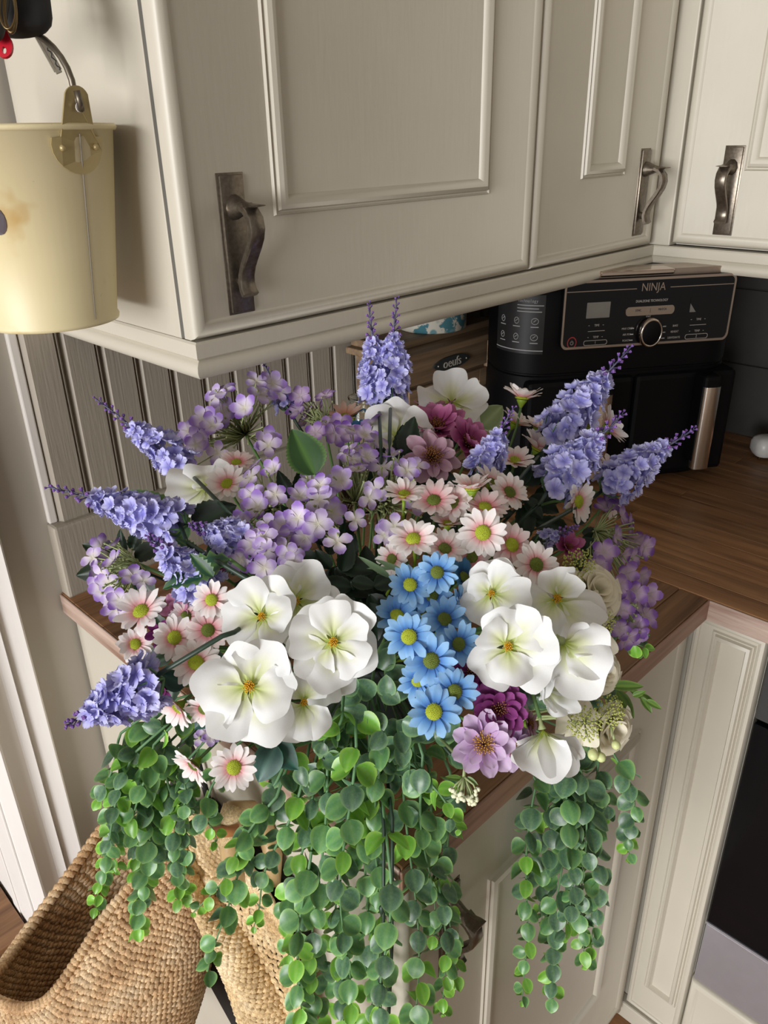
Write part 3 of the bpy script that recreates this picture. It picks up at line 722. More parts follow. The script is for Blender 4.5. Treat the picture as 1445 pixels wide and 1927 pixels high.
# ------------------------------------------------------------------ petal and leaf meshes
def grid(nu, nv, fn, cf):
    V = []; C = []; F = []
    for i in range(nu):
        for j in range(nv):
            u = i/(nu-1); v = 2*j/(nv-1)-1
            V.append(Vector(fn(u, v))); C.append(cf(u, v))
    for i in range(nu-1):
        for j in range(nv-1): F.append((i*nv+j, (i+1)*nv+j, (i+1)*nv+j+1, i*nv+j+1))
    return V, F, C
def mixl(a, b, t): t = max(0, min(1, t)); return tuple(x+(y-x)*t for x, y in zip(a, b))
def sm(a, b, x): t = max(0, min(1, (x-a)/(b-a))); return t*t*(3-2*t)
S_ = lambda *c: lin(c)
def daisy_petal(name, base, mid, tip, cup, seed, width=.15):
    r = random.Random(seed); tw = r.uniform(-.12, .12); bend = r.uniform(-.05, .07)
    def fn(u, v):
        w = width*(.35+.65*sm(0, .55, u))*(1-.50*sm(.80, 1.0, u)**2*1.0)
        tipn = -.035*(1-abs(v)**2)*0 - .05*abs(v)**2.2*sm(.7, 1, u) + .012*cos(3*pi*v)*sm(.8, 1, u)
        y = w*v+bend*u*u
        z = cup*u*u+.03*(v*v)*sin(pi*u)-.012*cos(2*pi*v)*sin(pi*u)+tw*v*u*.3-.05*sm(.75, 1, u)
        return (u*(1.0)+tipn, y, z)
    def cf(u, v): return mixl(mixl(base, mid, sm(.22, .52, u)), tip, sm(.42, .8, u))
    V, F, C = grid(7, 5, fn, cf); return mkmesh(name, V, F, M_PETAL, C)
PK = [daisy_petal('pink_petal', S_(236, 156, 162), S_(244, 222, 220), S_(246, 241, 239), c, i, .16) for i, c in enumerate((-.02, .05, .12, .2))]
PKD = [daisy_petal('rosy_petal', S_(234, 140, 150), S_(242, 200, 202), S_(244, 230, 228), c, i+9, .165) for i, c in enumerate((.0, .1))]
BL = [daisy_petal('blue_petal', S_(62, 108, 190), S_(108, 166, 228), S_(158, 204, 246), c, i+20, .168) for i, c in enumerate((-.04, .05, .12, .18))]
PEACH = [daisy_petal('peach_petal', S_(226, 160, 128), S_(238, 190, 166), S_(240, 206, 188), .15, 33)]
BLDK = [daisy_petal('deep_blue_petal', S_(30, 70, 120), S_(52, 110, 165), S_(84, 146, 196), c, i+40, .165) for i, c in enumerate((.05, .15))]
def disc_mesh(name, mat, seed):
    r = random.Random(seed); b = MB()
    b.lathe([(.0, .125), (.11, .115), (.20, .08), (.262, .02), (.25, -.03), (0, -.05)][::-1], 16)
    for k in range(90):
        q = sqrt((k+.5)/90); a = k*2.39996; x, y = .262*q*cos(a), .262*q*sin(a); z = .125*(1-q*q)+.0
        h = r.uniform(.035, .07); d = Vector((x*1.2, y*1.2, .16)).normalized()
        s1 = Vector((-d.y, d.x, 0)); s1 = s1.normalized()*.016 if s1.length > 1e-4 else Vector((.016, 0, 0)); s2 = d.cross(s1)
        p = Vector((x, y, z)); b.add([p+s1, p-s1*.5+s2*.86, p-s1*.5-s2*.86, p+d*h], [(0, 1, 3), (1, 2, 3), (2, 0, 3)])
    return b.mesh(name, mat, False)
ME_DISC = [disc_mesh('disc', M_DISCY, 1), disc_mesh('disc', M_DISCG, 2)]
ME_CALYX = MB().lathe([(.02, -.42), (.07, -.34), (.17, -.16), (.24, -.04), (.22, .0), (.05, -.02)], 12).mesh('calyx', M_LIME, True)

def stem_to(root, p0, dirn, p1, rad, mat, name='stem', n=7):
    """curved stem from the flower head back into the bouquet, in the flower's own space"""
    iv = root.matrix_basis.inverted(); L = (p1-p0).length; c = p0+dirn*(L*.45)
    pts = [iv @ ((1-t)**2*p0+2*t*(1-t)*c+t*t*p1) for t in [i/n for i in range(n+1)]]
    s = root.matrix_basis.to_scale().x
    return MB().tube(pts, rad/s, 6).build(name, mat, root, True)
HEART = DOMEC + Vector((0, 0, -.10))
def bury(p, amt=.55): return p.lerp(HEART, amt)

def daisy(label, px, py, rpx, fr, kind='pink', off=0.0, open_=.12, n=18, group=None, disc=None, d=None, stem=True, name=None):
    P = at(px, py, d) if d else dome(px, py, off)
    r = rpx/FPX*depth(P); nrm = face(*fr)
    M = frame(P, nrm, r, RND.uniform(0, 6.28))
    t = thing(name or {'pink': 'pink_daisy', 'rosy': 'pink_daisy', 'blue': 'blue_daisy', 'deep': 'blue_daisy', 'peach': 'peach_daisy'}[kind], label, 'flower', M, group)
    pool = {'pink': PK, 'rosy': PKD, 'blue': BL, 'deep': BLDK, 'peach': PEACH}[kind]
    for k in range(n):
        lay = k % 2; a = 2*pi*k/n+RND.uniform(-.10, .10)
        tilt = open_+RND.uniform(-.10, .13)-(.10 if lay else 0)
        s = RND.uniform(.9, 1.05)*(1.0 if lay == 0 else .97)
        Mx = Matrix.Rotation(a, 4, 'Z') @ Matrix.Rotation(-tilt, 4, 'Y') @ Matrix.Translation((.06, 0, -.01-.02*lay)) @ Matrix.Diagonal((s*.95, RND.uniform(.92, 1.12), 1, 1)) @ Matrix.Rotation(RND.uniform(-.15, .15), 4, 'X')
        put('petal', RND.choice(pool), t, Mx)
    put('disc', ME_DISC[disc if disc is not None else (1 if kind == 'deep' else RND.choice((0, 0, 1)))], t, Matrix.Rotation(RND.uniform(0, 6), 4, 'Z') @ Matrix.Translation((0, 0, .055)) @ Matrix.Diagonal((1.15, 1.15, 1.1, 1)))
    put('calyx', ME_CALYX, t, Matrix.Identity(4))
    if stem: stem_to(t, P-nrm*r*.35, -nrm, bury(P), .0013, M_LIME if off >= .026 else M_STEM)
    return t

# white pansy petals: broad, ruffled fans
W_TIP, W_BASE, W_MID = S_(242, 243, 242), S_(172, 190, 72), S_(230, 234, 196)
def fan_petal(name, half, cup, ruf, seed, base=W_BASE, mid=W_MID, tip=W_TIP, green=.50, nu=13, nv=25, curl=0.0, mat=None, flat=0.0):
    r = random.Random(seed); p1, p2 = r.uniform(0, 6), r.uniform(0, 6); k1, k2 = r.choice((2, 3)), r.choice((4, 5, 6))
    def fn(u, v):
        a = half*v*(.40+.60*sm(0, .5, u))
        L = u*(1-.20*v*v-.12*v**4 + (.055*sin(k2*v+p2)+.025*sin(11*v+p1))*u*u)
        z = cup*u*u + 1.7*ruf*u*u*u*(sin(k1*v*1.7+p1)*.7+.45*sin(k2*v+p2)) + .010*cos(9*v+p2)*sin(pi*u) + .05*(1-abs(v))*sin(pi*u)*-.6 + curl*sm(.6, 1, u)*(.3+.7*abs(v))
        return (L*cos(a), L*sin(a)*(1-.1*flat), z)
    def cf(u, v):
        g = green*(1.0-.35*abs(v)); c = mixl(base, mid, sm(.05, g, u)); c = mixl(c, tip, sm(g*.8, g*1.7, u))
        st = .5+.5*cos(v*19); return tuple(x*(1-.07*st*(1-.7*u)) for x in c)
    V, F, C = grid(nu, nv, fn, cf); return mkmesh(name, V, F, mat or M_PETAL, C)
PANSY = [fan_petal('pansy_petal', h, c, rf, i*3+1, curl=cu) for i, (h, c, rf, cu) in enumerate(((.92, .02, .07, -.05), (1.0, .10, .09, -.10), (.86, -.06, .08, .05), (1.05, .16, .12, -.16), (.84, .22, .10, .0)))]
BELL = [fan_petal('pansy_petal', h, c, rf, i*5+70, curl=cu) for i, (h, c, rf, cu) in enumerate(((.75, .55, .10, -.2), (.85, .65, .14, -.28), (.7, .45, .12, -.1)))]
CREAMP = [fan_petal('cream_petal', .85, c, .10, 90+i, S_(206, 208, 150), S_(232, 226, 200), S_(240, 234, 214), .3, curl=-.1) for i, c in enumerate((.1, .3))]
def stamen_mesh(name, mat, seed, n=30, R=.105, h=.15):
    r = random.Random(seed); b = MB()
    for k in range(n):
        q = sqrt((k+.5)/n); a = k*2.4; x, y = R*q*cos(a), R*q*sin(a)
        e = Vector((x*1.5+r.uniform(-.015, .015), y*1.5+r.uniform(-.015, .015), h*(1-.4*q)*r.uniform(.7, 1.1)))
        b.tube([(x*.6, y*.6, 0), e], .009, 4); b.ball(e, (.022, .022, .026), 5, 3)
    return b.mesh(name, mat, True)
ME_STA = stamen_mesh('stamens', M_STAMEN, 3)
ME_STAB = stamen_mesh('stamens', M_STAMENB, 4, 60, .20, .26)
ME_STAY = stamen_mesh('stamens', plain('stamen_gold', lin((196, 150, 52)), .7, 0, 700, .5), 5, 60, .20, .26)
def pansy(label, px, py, rpx, fr, petals, off=0.0, back=0, bell=0.0, roll=0.0, stamen=True, group=None, d=None, pool=None, name='white_pansy', xh=None, calyx=False):
    """petals: list of (angle deg in the picture, length, tilt) around the throat"""
    P = at(px, py, d) if d else dome(px, py, off)
    r = rpx/FPX*depth(P); nrm = face(*fr); M = frame(P, nrm, r, radians(roll))
    t = thing(name, label, 'flower', M, group)
    for k in range(back):
        a = 2*pi*(k+.5)/back+.3
        put('petal', RND.choice(pool or PANSY), t, Matrix.Translation((0, 0, -.12)) @ Matrix.Rotation(a, 4, 'Z') @ Matrix.Rotation(.06, 4, 'Y') @ Matrix.Scale(RND.uniform(.95, 1.12), 4))
    for k, (a, L, tl) in enumerate(petals):
        me = RND.choice(pool or (BELL if bell > .5 else PANSY))
        Mx = Matrix.Translation((0, 0, .012*(k % 3))) @ Matrix.Rotation(radians(a), 4, 'Z') @ Matrix.Rotation(-tl-bell*.3, 4, 'Y') @ Matrix.Translation((.02, 0, 0)) @ Matrix.Scale(L, 4) @ Matrix.Rotation(RND.uniform(-.12, .12), 4, 'X')
        put('petal', me, t, Mx)
    if stamen: put('stamens', ME_STA, t, Matrix.Translation((0, 0, .035)) @ Matrix.Scale(.74, 4))
    put('calyx', MB().lathe([(.0, -.30), (.03, -.28), (.05, -.10), (.10, .0), (.02, .01)], 8).mesh('calyx', M_STEMP, True), t, Matrix.Identity(4))
    if not calyx: stem_to(t, P-nrm*r*.25, -nrm, bury(P, .5), .0014, M_STEM)
    else:
        ivm = t.matrix_basis.inverted(); c0 = P-nrm*r*.28; c1 = at(calyx[0], calyx[1], depth(c0)+.004)
        MB().tube([ivm @ q for q in (c0, c0.lerp(c1, .5)-nrm*.002, c1, bury(c1, .5))], .0016/r, 6).build('stem', M_STEMP, t, True)
    return t

# zinnias: spoon petals in two tiers
def spoon(name, base, mid, tip, cup, seed, w=.29):
    r = random.Random(seed); p = r.uniform(0, 6)
    def fn(u, v):
        ww = w*(.25+.75*sm(0, .6, u))*sqrt(max(0.02, 1-sm(.62, 1.02, u)**2*.93))
        return (u, ww*v, cup*u*u-.10*u+.16*v*v*sin(pi*min(1, u*1.1))*.9+.02*sin(4*v+p)*u)
    def cf(u, v):
        c = mixl(mixl(base, mid, sm(.1, .5, u)), tip, sm(.5, 1, u)); s = .5+.5*cos(v*17); return tuple(x*(1-.08*s) for x in c)
    V, F, C = grid(8, 7, fn, cf); return mkmesh(name, V, F, M_PETAL, C)
Z_LIGHT = [spoon('lilac_pink_petal', S_(186, 140, 190), S_(208, 174, 216), S_(226, 204, 232), c, i) for i, c in enumerate((.10, .25))]
Z_DEEP = [spoon('plum_petal', S_(84, 22, 72), S_(120, 44, 106), S_(150, 72, 138), c, i+5) for i, c in enumerate((.15, .35))]
Z_MAG = [spoon('magenta_petal', S_(136, 44, 98), S_(176, 84, 138), S_(200, 126, 168), c, i+8) for i, c in enumerate((.12, .3))]
Z_DUST = [spoon('dusty_petal', S_(136, 88, 112), S_(178, 136, 156), S_(202, 170, 184), c, i+12, .28) for i, c in enumerate((.08, .2))]
Z_PINK = [spoon('rose_petal', S_(150, 70, 112), S_(190, 120, 152), S_(206, 150, 176), c, i+15) for i, c in enumerate((.12, .3))]
def zinnia(label, px, py, rpx, fr, pool, off=0.0, sta=None, n=18, open_=.2, d=None, group=None):
    P = at(px, py, d) if d else dome(px, py, off)
    r = rpx/FPX*depth(P); nrm = face(*fr); t = thing('zinnia', label, 'flower', frame(P, nrm, r, RND.uniform(0, 6)), group)
    for k in range(n):
        lay = 0 if k < n*.55 else 1; m = int(n*.55) if lay == 0 else n-int(n*.55)
        a = 2*pi*k/m+lay*.35+RND.uniform(-.1, .1); s = (1.0 if lay == 0 else .78)*RND.uniform(.92, 1.06)
        Mx = Matrix.Rotation(a, 4, 'Z') @ Matrix.Rotation(-(open_*.4 if lay == 0 else open_+.16)+RND.uniform(-.1, .1), 4, 'Y') @ Matrix.Translation((.05, 0, .03*lay)) @ Matrix.Scale(s, 4) @ Matrix.Rotation(RND.uniform(-.2, .2), 4, 'X')
        put('petal', RND.choice(pool), t, Mx)
    put('stamens', sta or ME_STAB, t, Matrix.Translation((0, 0, .06)) @ Matrix.Diagonal((1.25, 1.25, 1.1, 1)))
    put('calyx', ME_CALYX, t, Matrix.Identity(4))
    stem_to(t, P-nrm*r*.3, -nrm, bury(P, .5), .0013, M_STEM)
    return t

# roses
def rose_petal(name, seed):
    r = random.Random(seed); p = r.uniform(0, 6)
    def fn(u, v):
        a = 1.05*v; R = .42+.20*sm(.0, .55, u)+.30*sm(.6, 1, u)**2
        return (R*cos(a)-.42, R*sin(a), u*1.0*(1-.18*v*v)+.03*sin(3*v+p)*u-.10*sm(.8, 1, u))
    def cf(u, v): return mixl(S_(206, 208, 160), S_(240, 234, 212), sm(.1, .55, u))
    V, F, C = grid(8, 9, fn, cf); return mkmesh(name, V, F, M_PETAL, C)
ROSE = [rose_petal('rose_petal', i) for i in range(3)]
def rose(label, px, py, rpx, fr, off=0.0, d=None):
    P = at(px, py, d) if d else dome(px, py, off)
    r = rpx/FPX*depth(P); nrm = face(*fr); t = thing('rose', label, 'flower', frame(P, nrm, r, RND.uniform(0, 6)))
    for k in range(17):
        q = k/16; rad = .06+.30*q; a = k*2.39996
        Mx = Matrix.Rotation(a, 4, 'Z') @ Matrix.Translation((rad*.75, 0, -.35-.10*q)) @ Matrix.Rotation(.10+.50*q*q, 4, 'Y') @ Matrix.Diagonal((.35+.75*q, .42+.85*q, .95-.12*q, 1))
        put('petal', ROSE[k % 3], t, Mx)
    put('calyx', ME_CALYX, t, Matrix.Translation((0, 0, -.38)))
    stem_to(t, P-nrm*r*.7, -nrm, bury(P, .5), .0016, M_STEM)
    return t

# lilac florets and lavender florets: one small corolla each
def corolla(name, n, c0, c1, c2, seed, w, cup, ruf, mat, nu=5, nv=5, lo_=.5):
    r = random.Random(seed); V = []; F = []; C = []
    for k in range(n):
        a0 = 2*pi*k/n+r.uniform(-.08, .08); s = r.uniform(.9, 1.08); cp = cup+r.uniform(-.12, .12); ph = r.uniform(0, 6); tin = r.uniform(.0, 1.0)
        def fn(u, v):
            ww = w*(.22+.78*sm(0, .55, u))*sqrt(max(.05, 1-sm(.6, 1.03, u)**2*.9))
            x, y, z = s*u, s*ww*v, cp*u*u+.12*v*v*sin(pi*u)+ruf*u*u*sin(5*v+ph)
            return (x*cos(a0)-y*sin(a0), x*sin(a0)+y*cos(a0), z)
        def cf(u, v): return mixl(mixl(c0, c1, sm(.1, .4, u)), mixl(c1, c2, lo_+(1-lo_)*tin), sm(.36, .86, u))
        v_, f_, c_ = grid(nu, nv, fn, cf); b = len(V); V += v_; C += c_; F += [tuple(i+b for i in f) for f in f_]
    return mkmesh(name, V, F, mat, C)
LIL = [corolla('lilac_floret', 5 if i % 3 else 4, S_(216, 212, 190), S_(230, 218, 238), S_(132, 78, 192), i+1, .40, cp, .03, M_LILAC) for i, cp in enumerate((.05, .18, .3, .12, .4, -.05))]
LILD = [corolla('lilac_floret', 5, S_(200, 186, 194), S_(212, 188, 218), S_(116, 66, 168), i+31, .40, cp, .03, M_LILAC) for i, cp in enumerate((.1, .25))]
LAV = [corolla('lavender_floret', 5, S_(122, 118, 192), S_(172, 170, 230), S_(212, 212, 246), i+51, .46, cp, .14, M_LAV, 5, 6) for i, cp in enumerate((.10, .30, .5, .2, .4))]
def bud_mesh():
    b = MB(); c1, c2, c3 = S_(86, 80, 120), S_(120, 84, 160), S_(160, 124, 196)
    b.tube([(0, 0, 0), (.05, 0, .35), (.06, 0, .62)], [.06, .075, .11], 6, c1)
    b.ball((.06, 0, .78), (.20, .20, .20), 7, 5, c2)
    for k in range(4): b.ball((.06+.13*cos(k*1.57), .13*sin(k*1.57), .90), (.10, .10, .09), 5, 3, c3)
    return b.mesh('bud', M_LAV, True)
ME_BUD = bud_mesh()
def lavender(label, base, tip, wpx, stem=(), d0=None, d1=None, nf=34, group=None, off=.01, bloom=.66, offt=None, nb=18, soff=.010):
    bloom *= .93; wpx *= .93
    P0 = at(*base, d0) if d0 else dome(*base, off); P1 = at(*tip, d1) if d1 else at(*tip, depth(P0)-.01)
    ax = P1-P0; L = ax.length; r = wpx/FPX*depth(P0)
    M = frame(P0, ax, 1.0, RND.uniform(0, 6)); t = thing('lavender_spike', label, 'flower', M, group)
    MB().tube([(0, 0, -.004), (0, 0, L*.4), (.001, 0, L*.75), (0, .001, L)], [.0013, .0012, .0009, .0005], 6).build('spike_axis', plain('lavender_axis', lin((92, 92, 112)), .6) if 'lavender_axis' not in bpy.data.materials else bpy.data.materials['lavender_axis'], t, True)
    fs = r*.46
    for k in range(nf):
        q = (k+.5)/nf; z = L*bloom*q; rr = r*(.42+.36*sin(pi*min(1, .25+.75*q))-.22*q)*RND.uniform(.65, 1.25); a = k*2.39996+RND.uniform(-.3, .3)
        p = Vector((cos(a)*rr, sin(a)*rr, z+RND.uniform(-.1, .1)*fs)); nn = Vector((cos(a), sin(a), .35+.5*q+RND.uniform(-.3, .3)))
        s = fs*RND.uniform(.8, 1.15)*(1-.25*q)
        zz = nn.normalized(); h = Vector((0, 0, 1)); x = (h-zz*h.dot(zz)).normalized(); y = zz.cross(x)
        m3 = Matrix((x, y, zz)).transposed().to_4x4(); m3.translation = p
        put('floret', RND.choice(LAV), t, m3 @ Matrix.Rotation(RND.uniform(0, 6), 4, 'Z') @ Matrix.Scale(s, 4))
    for k in range(nb):
        q = (k+.5)/nb; z = L*(bloom*.93+(1.0-bloom*.93)*q); a = k*2.39996
        s = max(r*.44, .0062)*(1-.45*q); nn = Vector((cos(a)*(1-.4*q), sin(a)*(1-.4*q), .55+.6*q)).normalized()
        h = Vector((0, 0, 1)); x = (h-nn*h.dot(nn)).normalized(); y = nn.cross(x); m3 = Matrix((x, y, nn)).transposed().to_4x4(); m3.translation = (0, 0, z)
        put('bud', ME_BUD, t, m3 @ Matrix.Rotation(RND.uniform(0, 6), 4, 'Z') @ Matrix.Scale(s, 4))
    # little bracts at the foot of the flower and the long stem
    iv = M.inverted(); b = MB()
    for k in range(5):
        a = 2*pi*k/5; b.tube([(0, 0, -.006), (cos(a)*r*.5, sin(a)*r*.5, -.001), (cos(a)*r*.75, sin(a)*r*.75, r*.5)], [.0011, .0009, .0004], 5)
    b.build('bract', M_EUCSTEM, t, True)
    pts = [P0]
    for i_, s in enumerate(stem): pts.append(dome(s[0], s[1], off*(1-.4*(i_+1)/len(stem))+soff))
    e = pts[-1]; pts += [e+(e-pts[-2])*.25+FWD*.02, bury(e, .6)]
    MB().tube([iv @ p for p in pts], .0017, 7).build('stem', M_STEMD, t, True)
    return t

# lilac clusters: florets on thin green stalks from one hub
def lilac(label, hub, florets, depth_in=.045, rpx=23, dark=False, off=.0, nfil=80, group=None, hubd=None):
    Hh = at(*hub, hubd) if hubd else dome(hub[0], hub[1], off-depth_in)
    t = thing('lilac_cluster', label, 'flower', frame(Hh, -FWD, 1.0)); iv = t.matrix_basis.inverted()
    if group: t['group'] = group
    b = MB(); ends = []
    for f in florets:
        P = dome(f[0], f[1], off+(f[2] if len(f) > 2 else RND.uniform(-.012, .012)))
        if hubd: P = at(f[0], f[1], hubd-depth_in+(f[2] if len(f) > 2 else RND.uniform(-.015, .015)))
        dirn = (P-Hh).normalized(); nn = (dirn*.55-FWD*.55+Vector((RND.uniform(-.5, .5), RND.uniform(-.5, .5), RND.uniform(-.15, .6)))).normalized()
        s = rpx/FPX*depth(P)*RND.uniform(.9, 1.18)
        put('floret', RND.choice(LILD if dark else LIL), t, iv @ frame(P, nn, s, RND.uniform(0, 6)))
        mid = Hh.lerp(P, .5)+Vector((RND.uniform(-.004, .004), RND.uniform(-.004, .004), RND.uniform(-.004, .004)))
        b.tube([iv @ Hh, iv @ mid, iv @ (P-nn*s*.1)], [.0009, .0007, .0006], 5); ends.append(P)
    for k in range(nfil):
        P = RND.choice(ends).lerp(RND.choice(ends), RND.random()); q = Hh.lerp(P, RND.uniform(.55, .95))+Vector([RND.uniform(-.010, .010) for _ in range(3)])
        m = Hh.lerp(q, .5)+Vector([RND.uniform(-.004, .004) for _ in range(3)])
        b.tube([iv @ Hh, iv @ m, iv @ q], [.0009, .0007, .0006], 4); b.ball(iv @ q, .0014, 4, 3)
    b.build('stalks', M_STEMP, t, True)
    MB().tube([iv @ Hh, iv @ Hh.lerp(HEART, .3), iv @ Hh.lerp(HEART, .7)], .0016, 6).build('stem', M_STEM, t, True)
    return t

# leaves
def leaf_mesh(name, w, edge, fold, seed, c_dark, c_mid, c_edge, nu=13, nv=7, mat=None, tipp=1.0, droop=.12):
    r = random.Random(seed)
    def fn(u, v):
        ww = w*sin(pi*min(1, u**.8))**.75*(1-.15*u)
        if abs(v) > .99 and edge: ww *= 1+edge*(1 if int(u*(nu-1)) % 2 else -1)
        return (u*1.0, ww*v, fold*abs(v)*ww*1.2-droop*u*u+.012*sin(9*u)*abs(v))
    def cf(u, v):
        c = mixl(c_mid, c_dark, abs(v)*.8); c = mixl(c, c_edge, sm(.86, 1, abs(v))*.8); vein = max(0, 1-abs(v)*14)
        side = .5+.5*cos((u*14-abs(v)*4)*pi); c = tuple(x*(1-.12*side*abs(v)) for x in c)
        return mixl(c, c_edge, vein*.6)
    V, F, C = grid(nu, nv, fn, cf); return mkmesh(name, V, F, mat or M_LEAF, C)
LF_ROSE = leaf_mesh('leaf', .40, .055, .25, 1, S_(38, 66, 34), S_(52, 86, 42), S_(92, 126, 60), 31, 9)
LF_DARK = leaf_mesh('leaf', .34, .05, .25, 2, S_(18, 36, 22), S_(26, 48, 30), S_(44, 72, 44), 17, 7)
LF_HOLLY = leaf_mesh('leaf', .26, .22, .2, 3, S_(24, 60, 42), S_(34, 80, 54), S_(96, 132, 62), 15, 7)
LF_TEAL = leaf_mesh('leaf', .48, 0, .12, 4, S_(30, 66, 58), S_(40, 84, 74), S_(60, 110, 92), 11, 7)
LF_SAGE = leaf_mesh('leaf', .52, 0, .10, 5, S_(128, 152, 104), S_(148, 172, 120), S_(176, 196, 148), 11, 7)
LF_GRASS = leaf_mesh('leaf', .08, 0, .3, 6, S_(56, 84, 60), S_(84, 114, 84), S_(120, 146, 110), 9, 3)
LF_FRESH = leaf_mesh('leaf', .24, 0, .3, 7, S_(62, 96, 40), S_(88, 124, 50), S_(128, 160, 70), 11, 5)
def leaf_matrix(base, tip, width_scale=1.0, facing=(0, 0, 1)):
    x = tip-base; L = x.length; x.normalize(); f = face(*facing); z = (f-x*f.dot(x)).normalized(); y = z.cross(x)
    M = Matrix((x, y, z)).transposed().to_4x4(); M.translation = base
    return M @ Matrix.Diagonal((L, L*width_scale, L, 1))
def leaves(name, label, specs, mesh, cat='leaf', group=None, mat=M_STEM):
    """specs: (base px, tip px, off, width, facing); first is the thing's anchor"""
    b0 = specs[0]; P0 = dome(*b0[0], b0[2]); t = thing(name, label, cat, frame(P0, -FWD, 1.0), group); iv = t.matrix_basis.inverted()
    for bs, tp, off, w, fc in specs:
        A = dome(*bs, off); B = at(*tp, depth(A)-.004); put('leaf', mesh, t, iv @ leaf_matrix(A, B, w, fc))
    MB().tube([iv @ P0, iv @ bury(P0, .2), iv @ bury(P0, .5)], .0014, 6).build('stem', mat, t, True)
    return t

# eucalyptus: trailing strands of paired round leaves
def euc_leaf(name, wid, point, cup, seed, dark, mid, edge, under):
    r = random.Random(seed); tw = r.uniform(-.15, .15)
    def fn(u, v):
        ww = wid*max(.0, sin(pi*min(1, (u*.98+.010)**.86)))**.55*(1-.06*u)
        x = u*1.0+.04*point*(1-abs(v))*sm(.8, 1, u)
        return (x, ww*v, cup*(v*v)*ww*1.2+.10*sin(pi*u)*.5-.16*u*u+tw*u*v*ww)
    def cf(u, v):
        e = max(sm(.80, 1, abs(v)), sm(.90, 1, u)); c = mixl(mid, dark, .5+.5*sin(3.0*u+2*v)); vein = max(0, 1-abs(v)*9)*.25
        return mixl(mixl(c, edge, e*.75), edge, vein)
    V, F, C = grid(9, 7, fn, cf); return mkmesh(name, V, F, M_EUC, C)
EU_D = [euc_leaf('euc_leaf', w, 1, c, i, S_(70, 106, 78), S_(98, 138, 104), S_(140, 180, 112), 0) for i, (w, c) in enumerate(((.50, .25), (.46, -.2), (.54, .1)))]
EU_M = [euc_leaf('euc_leaf', w, 1, c, i+5, S_(84, 136, 80), S_(116, 166, 100), S_(158, 202, 110), 0) for i, (w, c) in enumerate(((.50, .3), (.45, -.2), (.54, .1)))]
EU_L = [euc_leaf('euc_leaf', w, 1, c, i+9, S_(110, 174, 54), S_(138, 198, 68), S_(178, 222, 98), 0) for i, (w, c) in enumerate(((.46, .35), (.42, .1)))]
def eucalyptus(label, top, end, d, size_px, n=16, group=None, sway=(0, 0), mix=(.34, .46, .20), taper=.45, cat='foliage', start=None, bow=0.0):
    """top/end in picture pixels, d = depth of the top; the strand hangs from there under its own weight"""
    A = at(*top, d); lo, hi = 0.02, 0.9
    for _ in range(40):
        m_ = (lo+hi)/2; q = A+Vector((0, 0, -m_))
        if topix(q)[1] < end[1]: lo = m_
        else: hi = m_
    B = A+Vector((0, 0, -lo)); ex = topix(B)[0]; B = B+RGT*((end[0]-ex)/FPX*depth(B))
    t = thing('eucalyptus_strand', label, cat, Matrix.Translation(A), group)
    k_ = {'C': (.86, .95), 'L': (.98, 1.25), 'R': (.95, 1.1)}['L' if top[0] < 420 else ('R' if top[0] > 950 else 'C')]; size_px *= k_[0]; n = max(5, int(n*k_[1]))
    pts = [bury(A, .38)+Vector((0, 0, .022))-A, bury(A, .15)+Vector((0, 0, .022))-A]
    m2 = 14; r0 = RGT*RND.uniform(-.006, .006); ph = RND.uniform(0, 6)
    for i in range(m2+1):
        q = i/m2; p = A.lerp(B, q)+RGT*(sin(q*pi)*bow+.0035*sin(q*7+ph))+(-FWD)*(.004*sin(q*5+ph)+.012*sin(pi*min(1, q*1.2)))
        pts.append(p-A)
    MB().tube(pts, [.0013]*4+[.0012-.0007*i/(len(pts)-5) for i in range(len(pts)-4)], 6).build('stem', M_EUCSTEM, t, True)
    P = pts[1:]; Ltot = (B-A).length
    for k in range(n):
        q = (k+.35)/n; f = q*(len(P)-1); i = min(int(f), len(P)-2); c = P[i].lerp(P[i+1], f-i); dn = (P[i+1]-P[i]).normalized()
        s = size_px/FPX*depth(A+c)*(1-taper*q**1.3)*RND.uniform(.85, 1.12)
        base_a = (k % 2)*pi/2+RND.uniform(-.5, .5)
        for side in (0, 1):
            if RND.random() < .06: continue
            a = base_a+pi*side
            e1 = (RGT-dn*RGT.dot(dn)).normalized(); e2 = dn.cross(e1)
            out = e1*cos(a)+e2*sin(a)
            x = (out*.85+dn*(.45+.35*RND.random())).normalized()
            fz = (-FWD*.65+UP*.35-dn*.35+out*.35+Vector([RND.uniform(-.6, .6) for _ in range(3)])); z = (fz-x*fz.dot(x)).normalized(); y = z.cross(x)
            M = Matrix((x, y, z)).transposed().to_4x4(); M.translation = c+x*s*.12
            w = RND.random(); tipq = sm(.62, 1.0, q)
            pl_ = EU_L if w < mix[2]+.55*tipq else (EU_M if w < mix[2]+mix[1]+.5*tipq else EU_D)
            put('leaf', RND.choice(pl_), t, M @ Matrix.Scale(s, 4))
    c = P[-1]
    for k in range(3):
        x = (Vector((RND.uniform(-.8, .8), RND.uniform(-.8, .8), -1))).normalized(); z = (-FWD-x*(-FWD).dot(x)).normalized(); y = z.cross(x)
        M = Matrix((x, y, z)).transposed().to_4x4(); M.translation = c
        put('leaf', EU_L[k % 2], t, M @ Matrix.Scale(size_px*.34/FPX*d, 4))
    return t
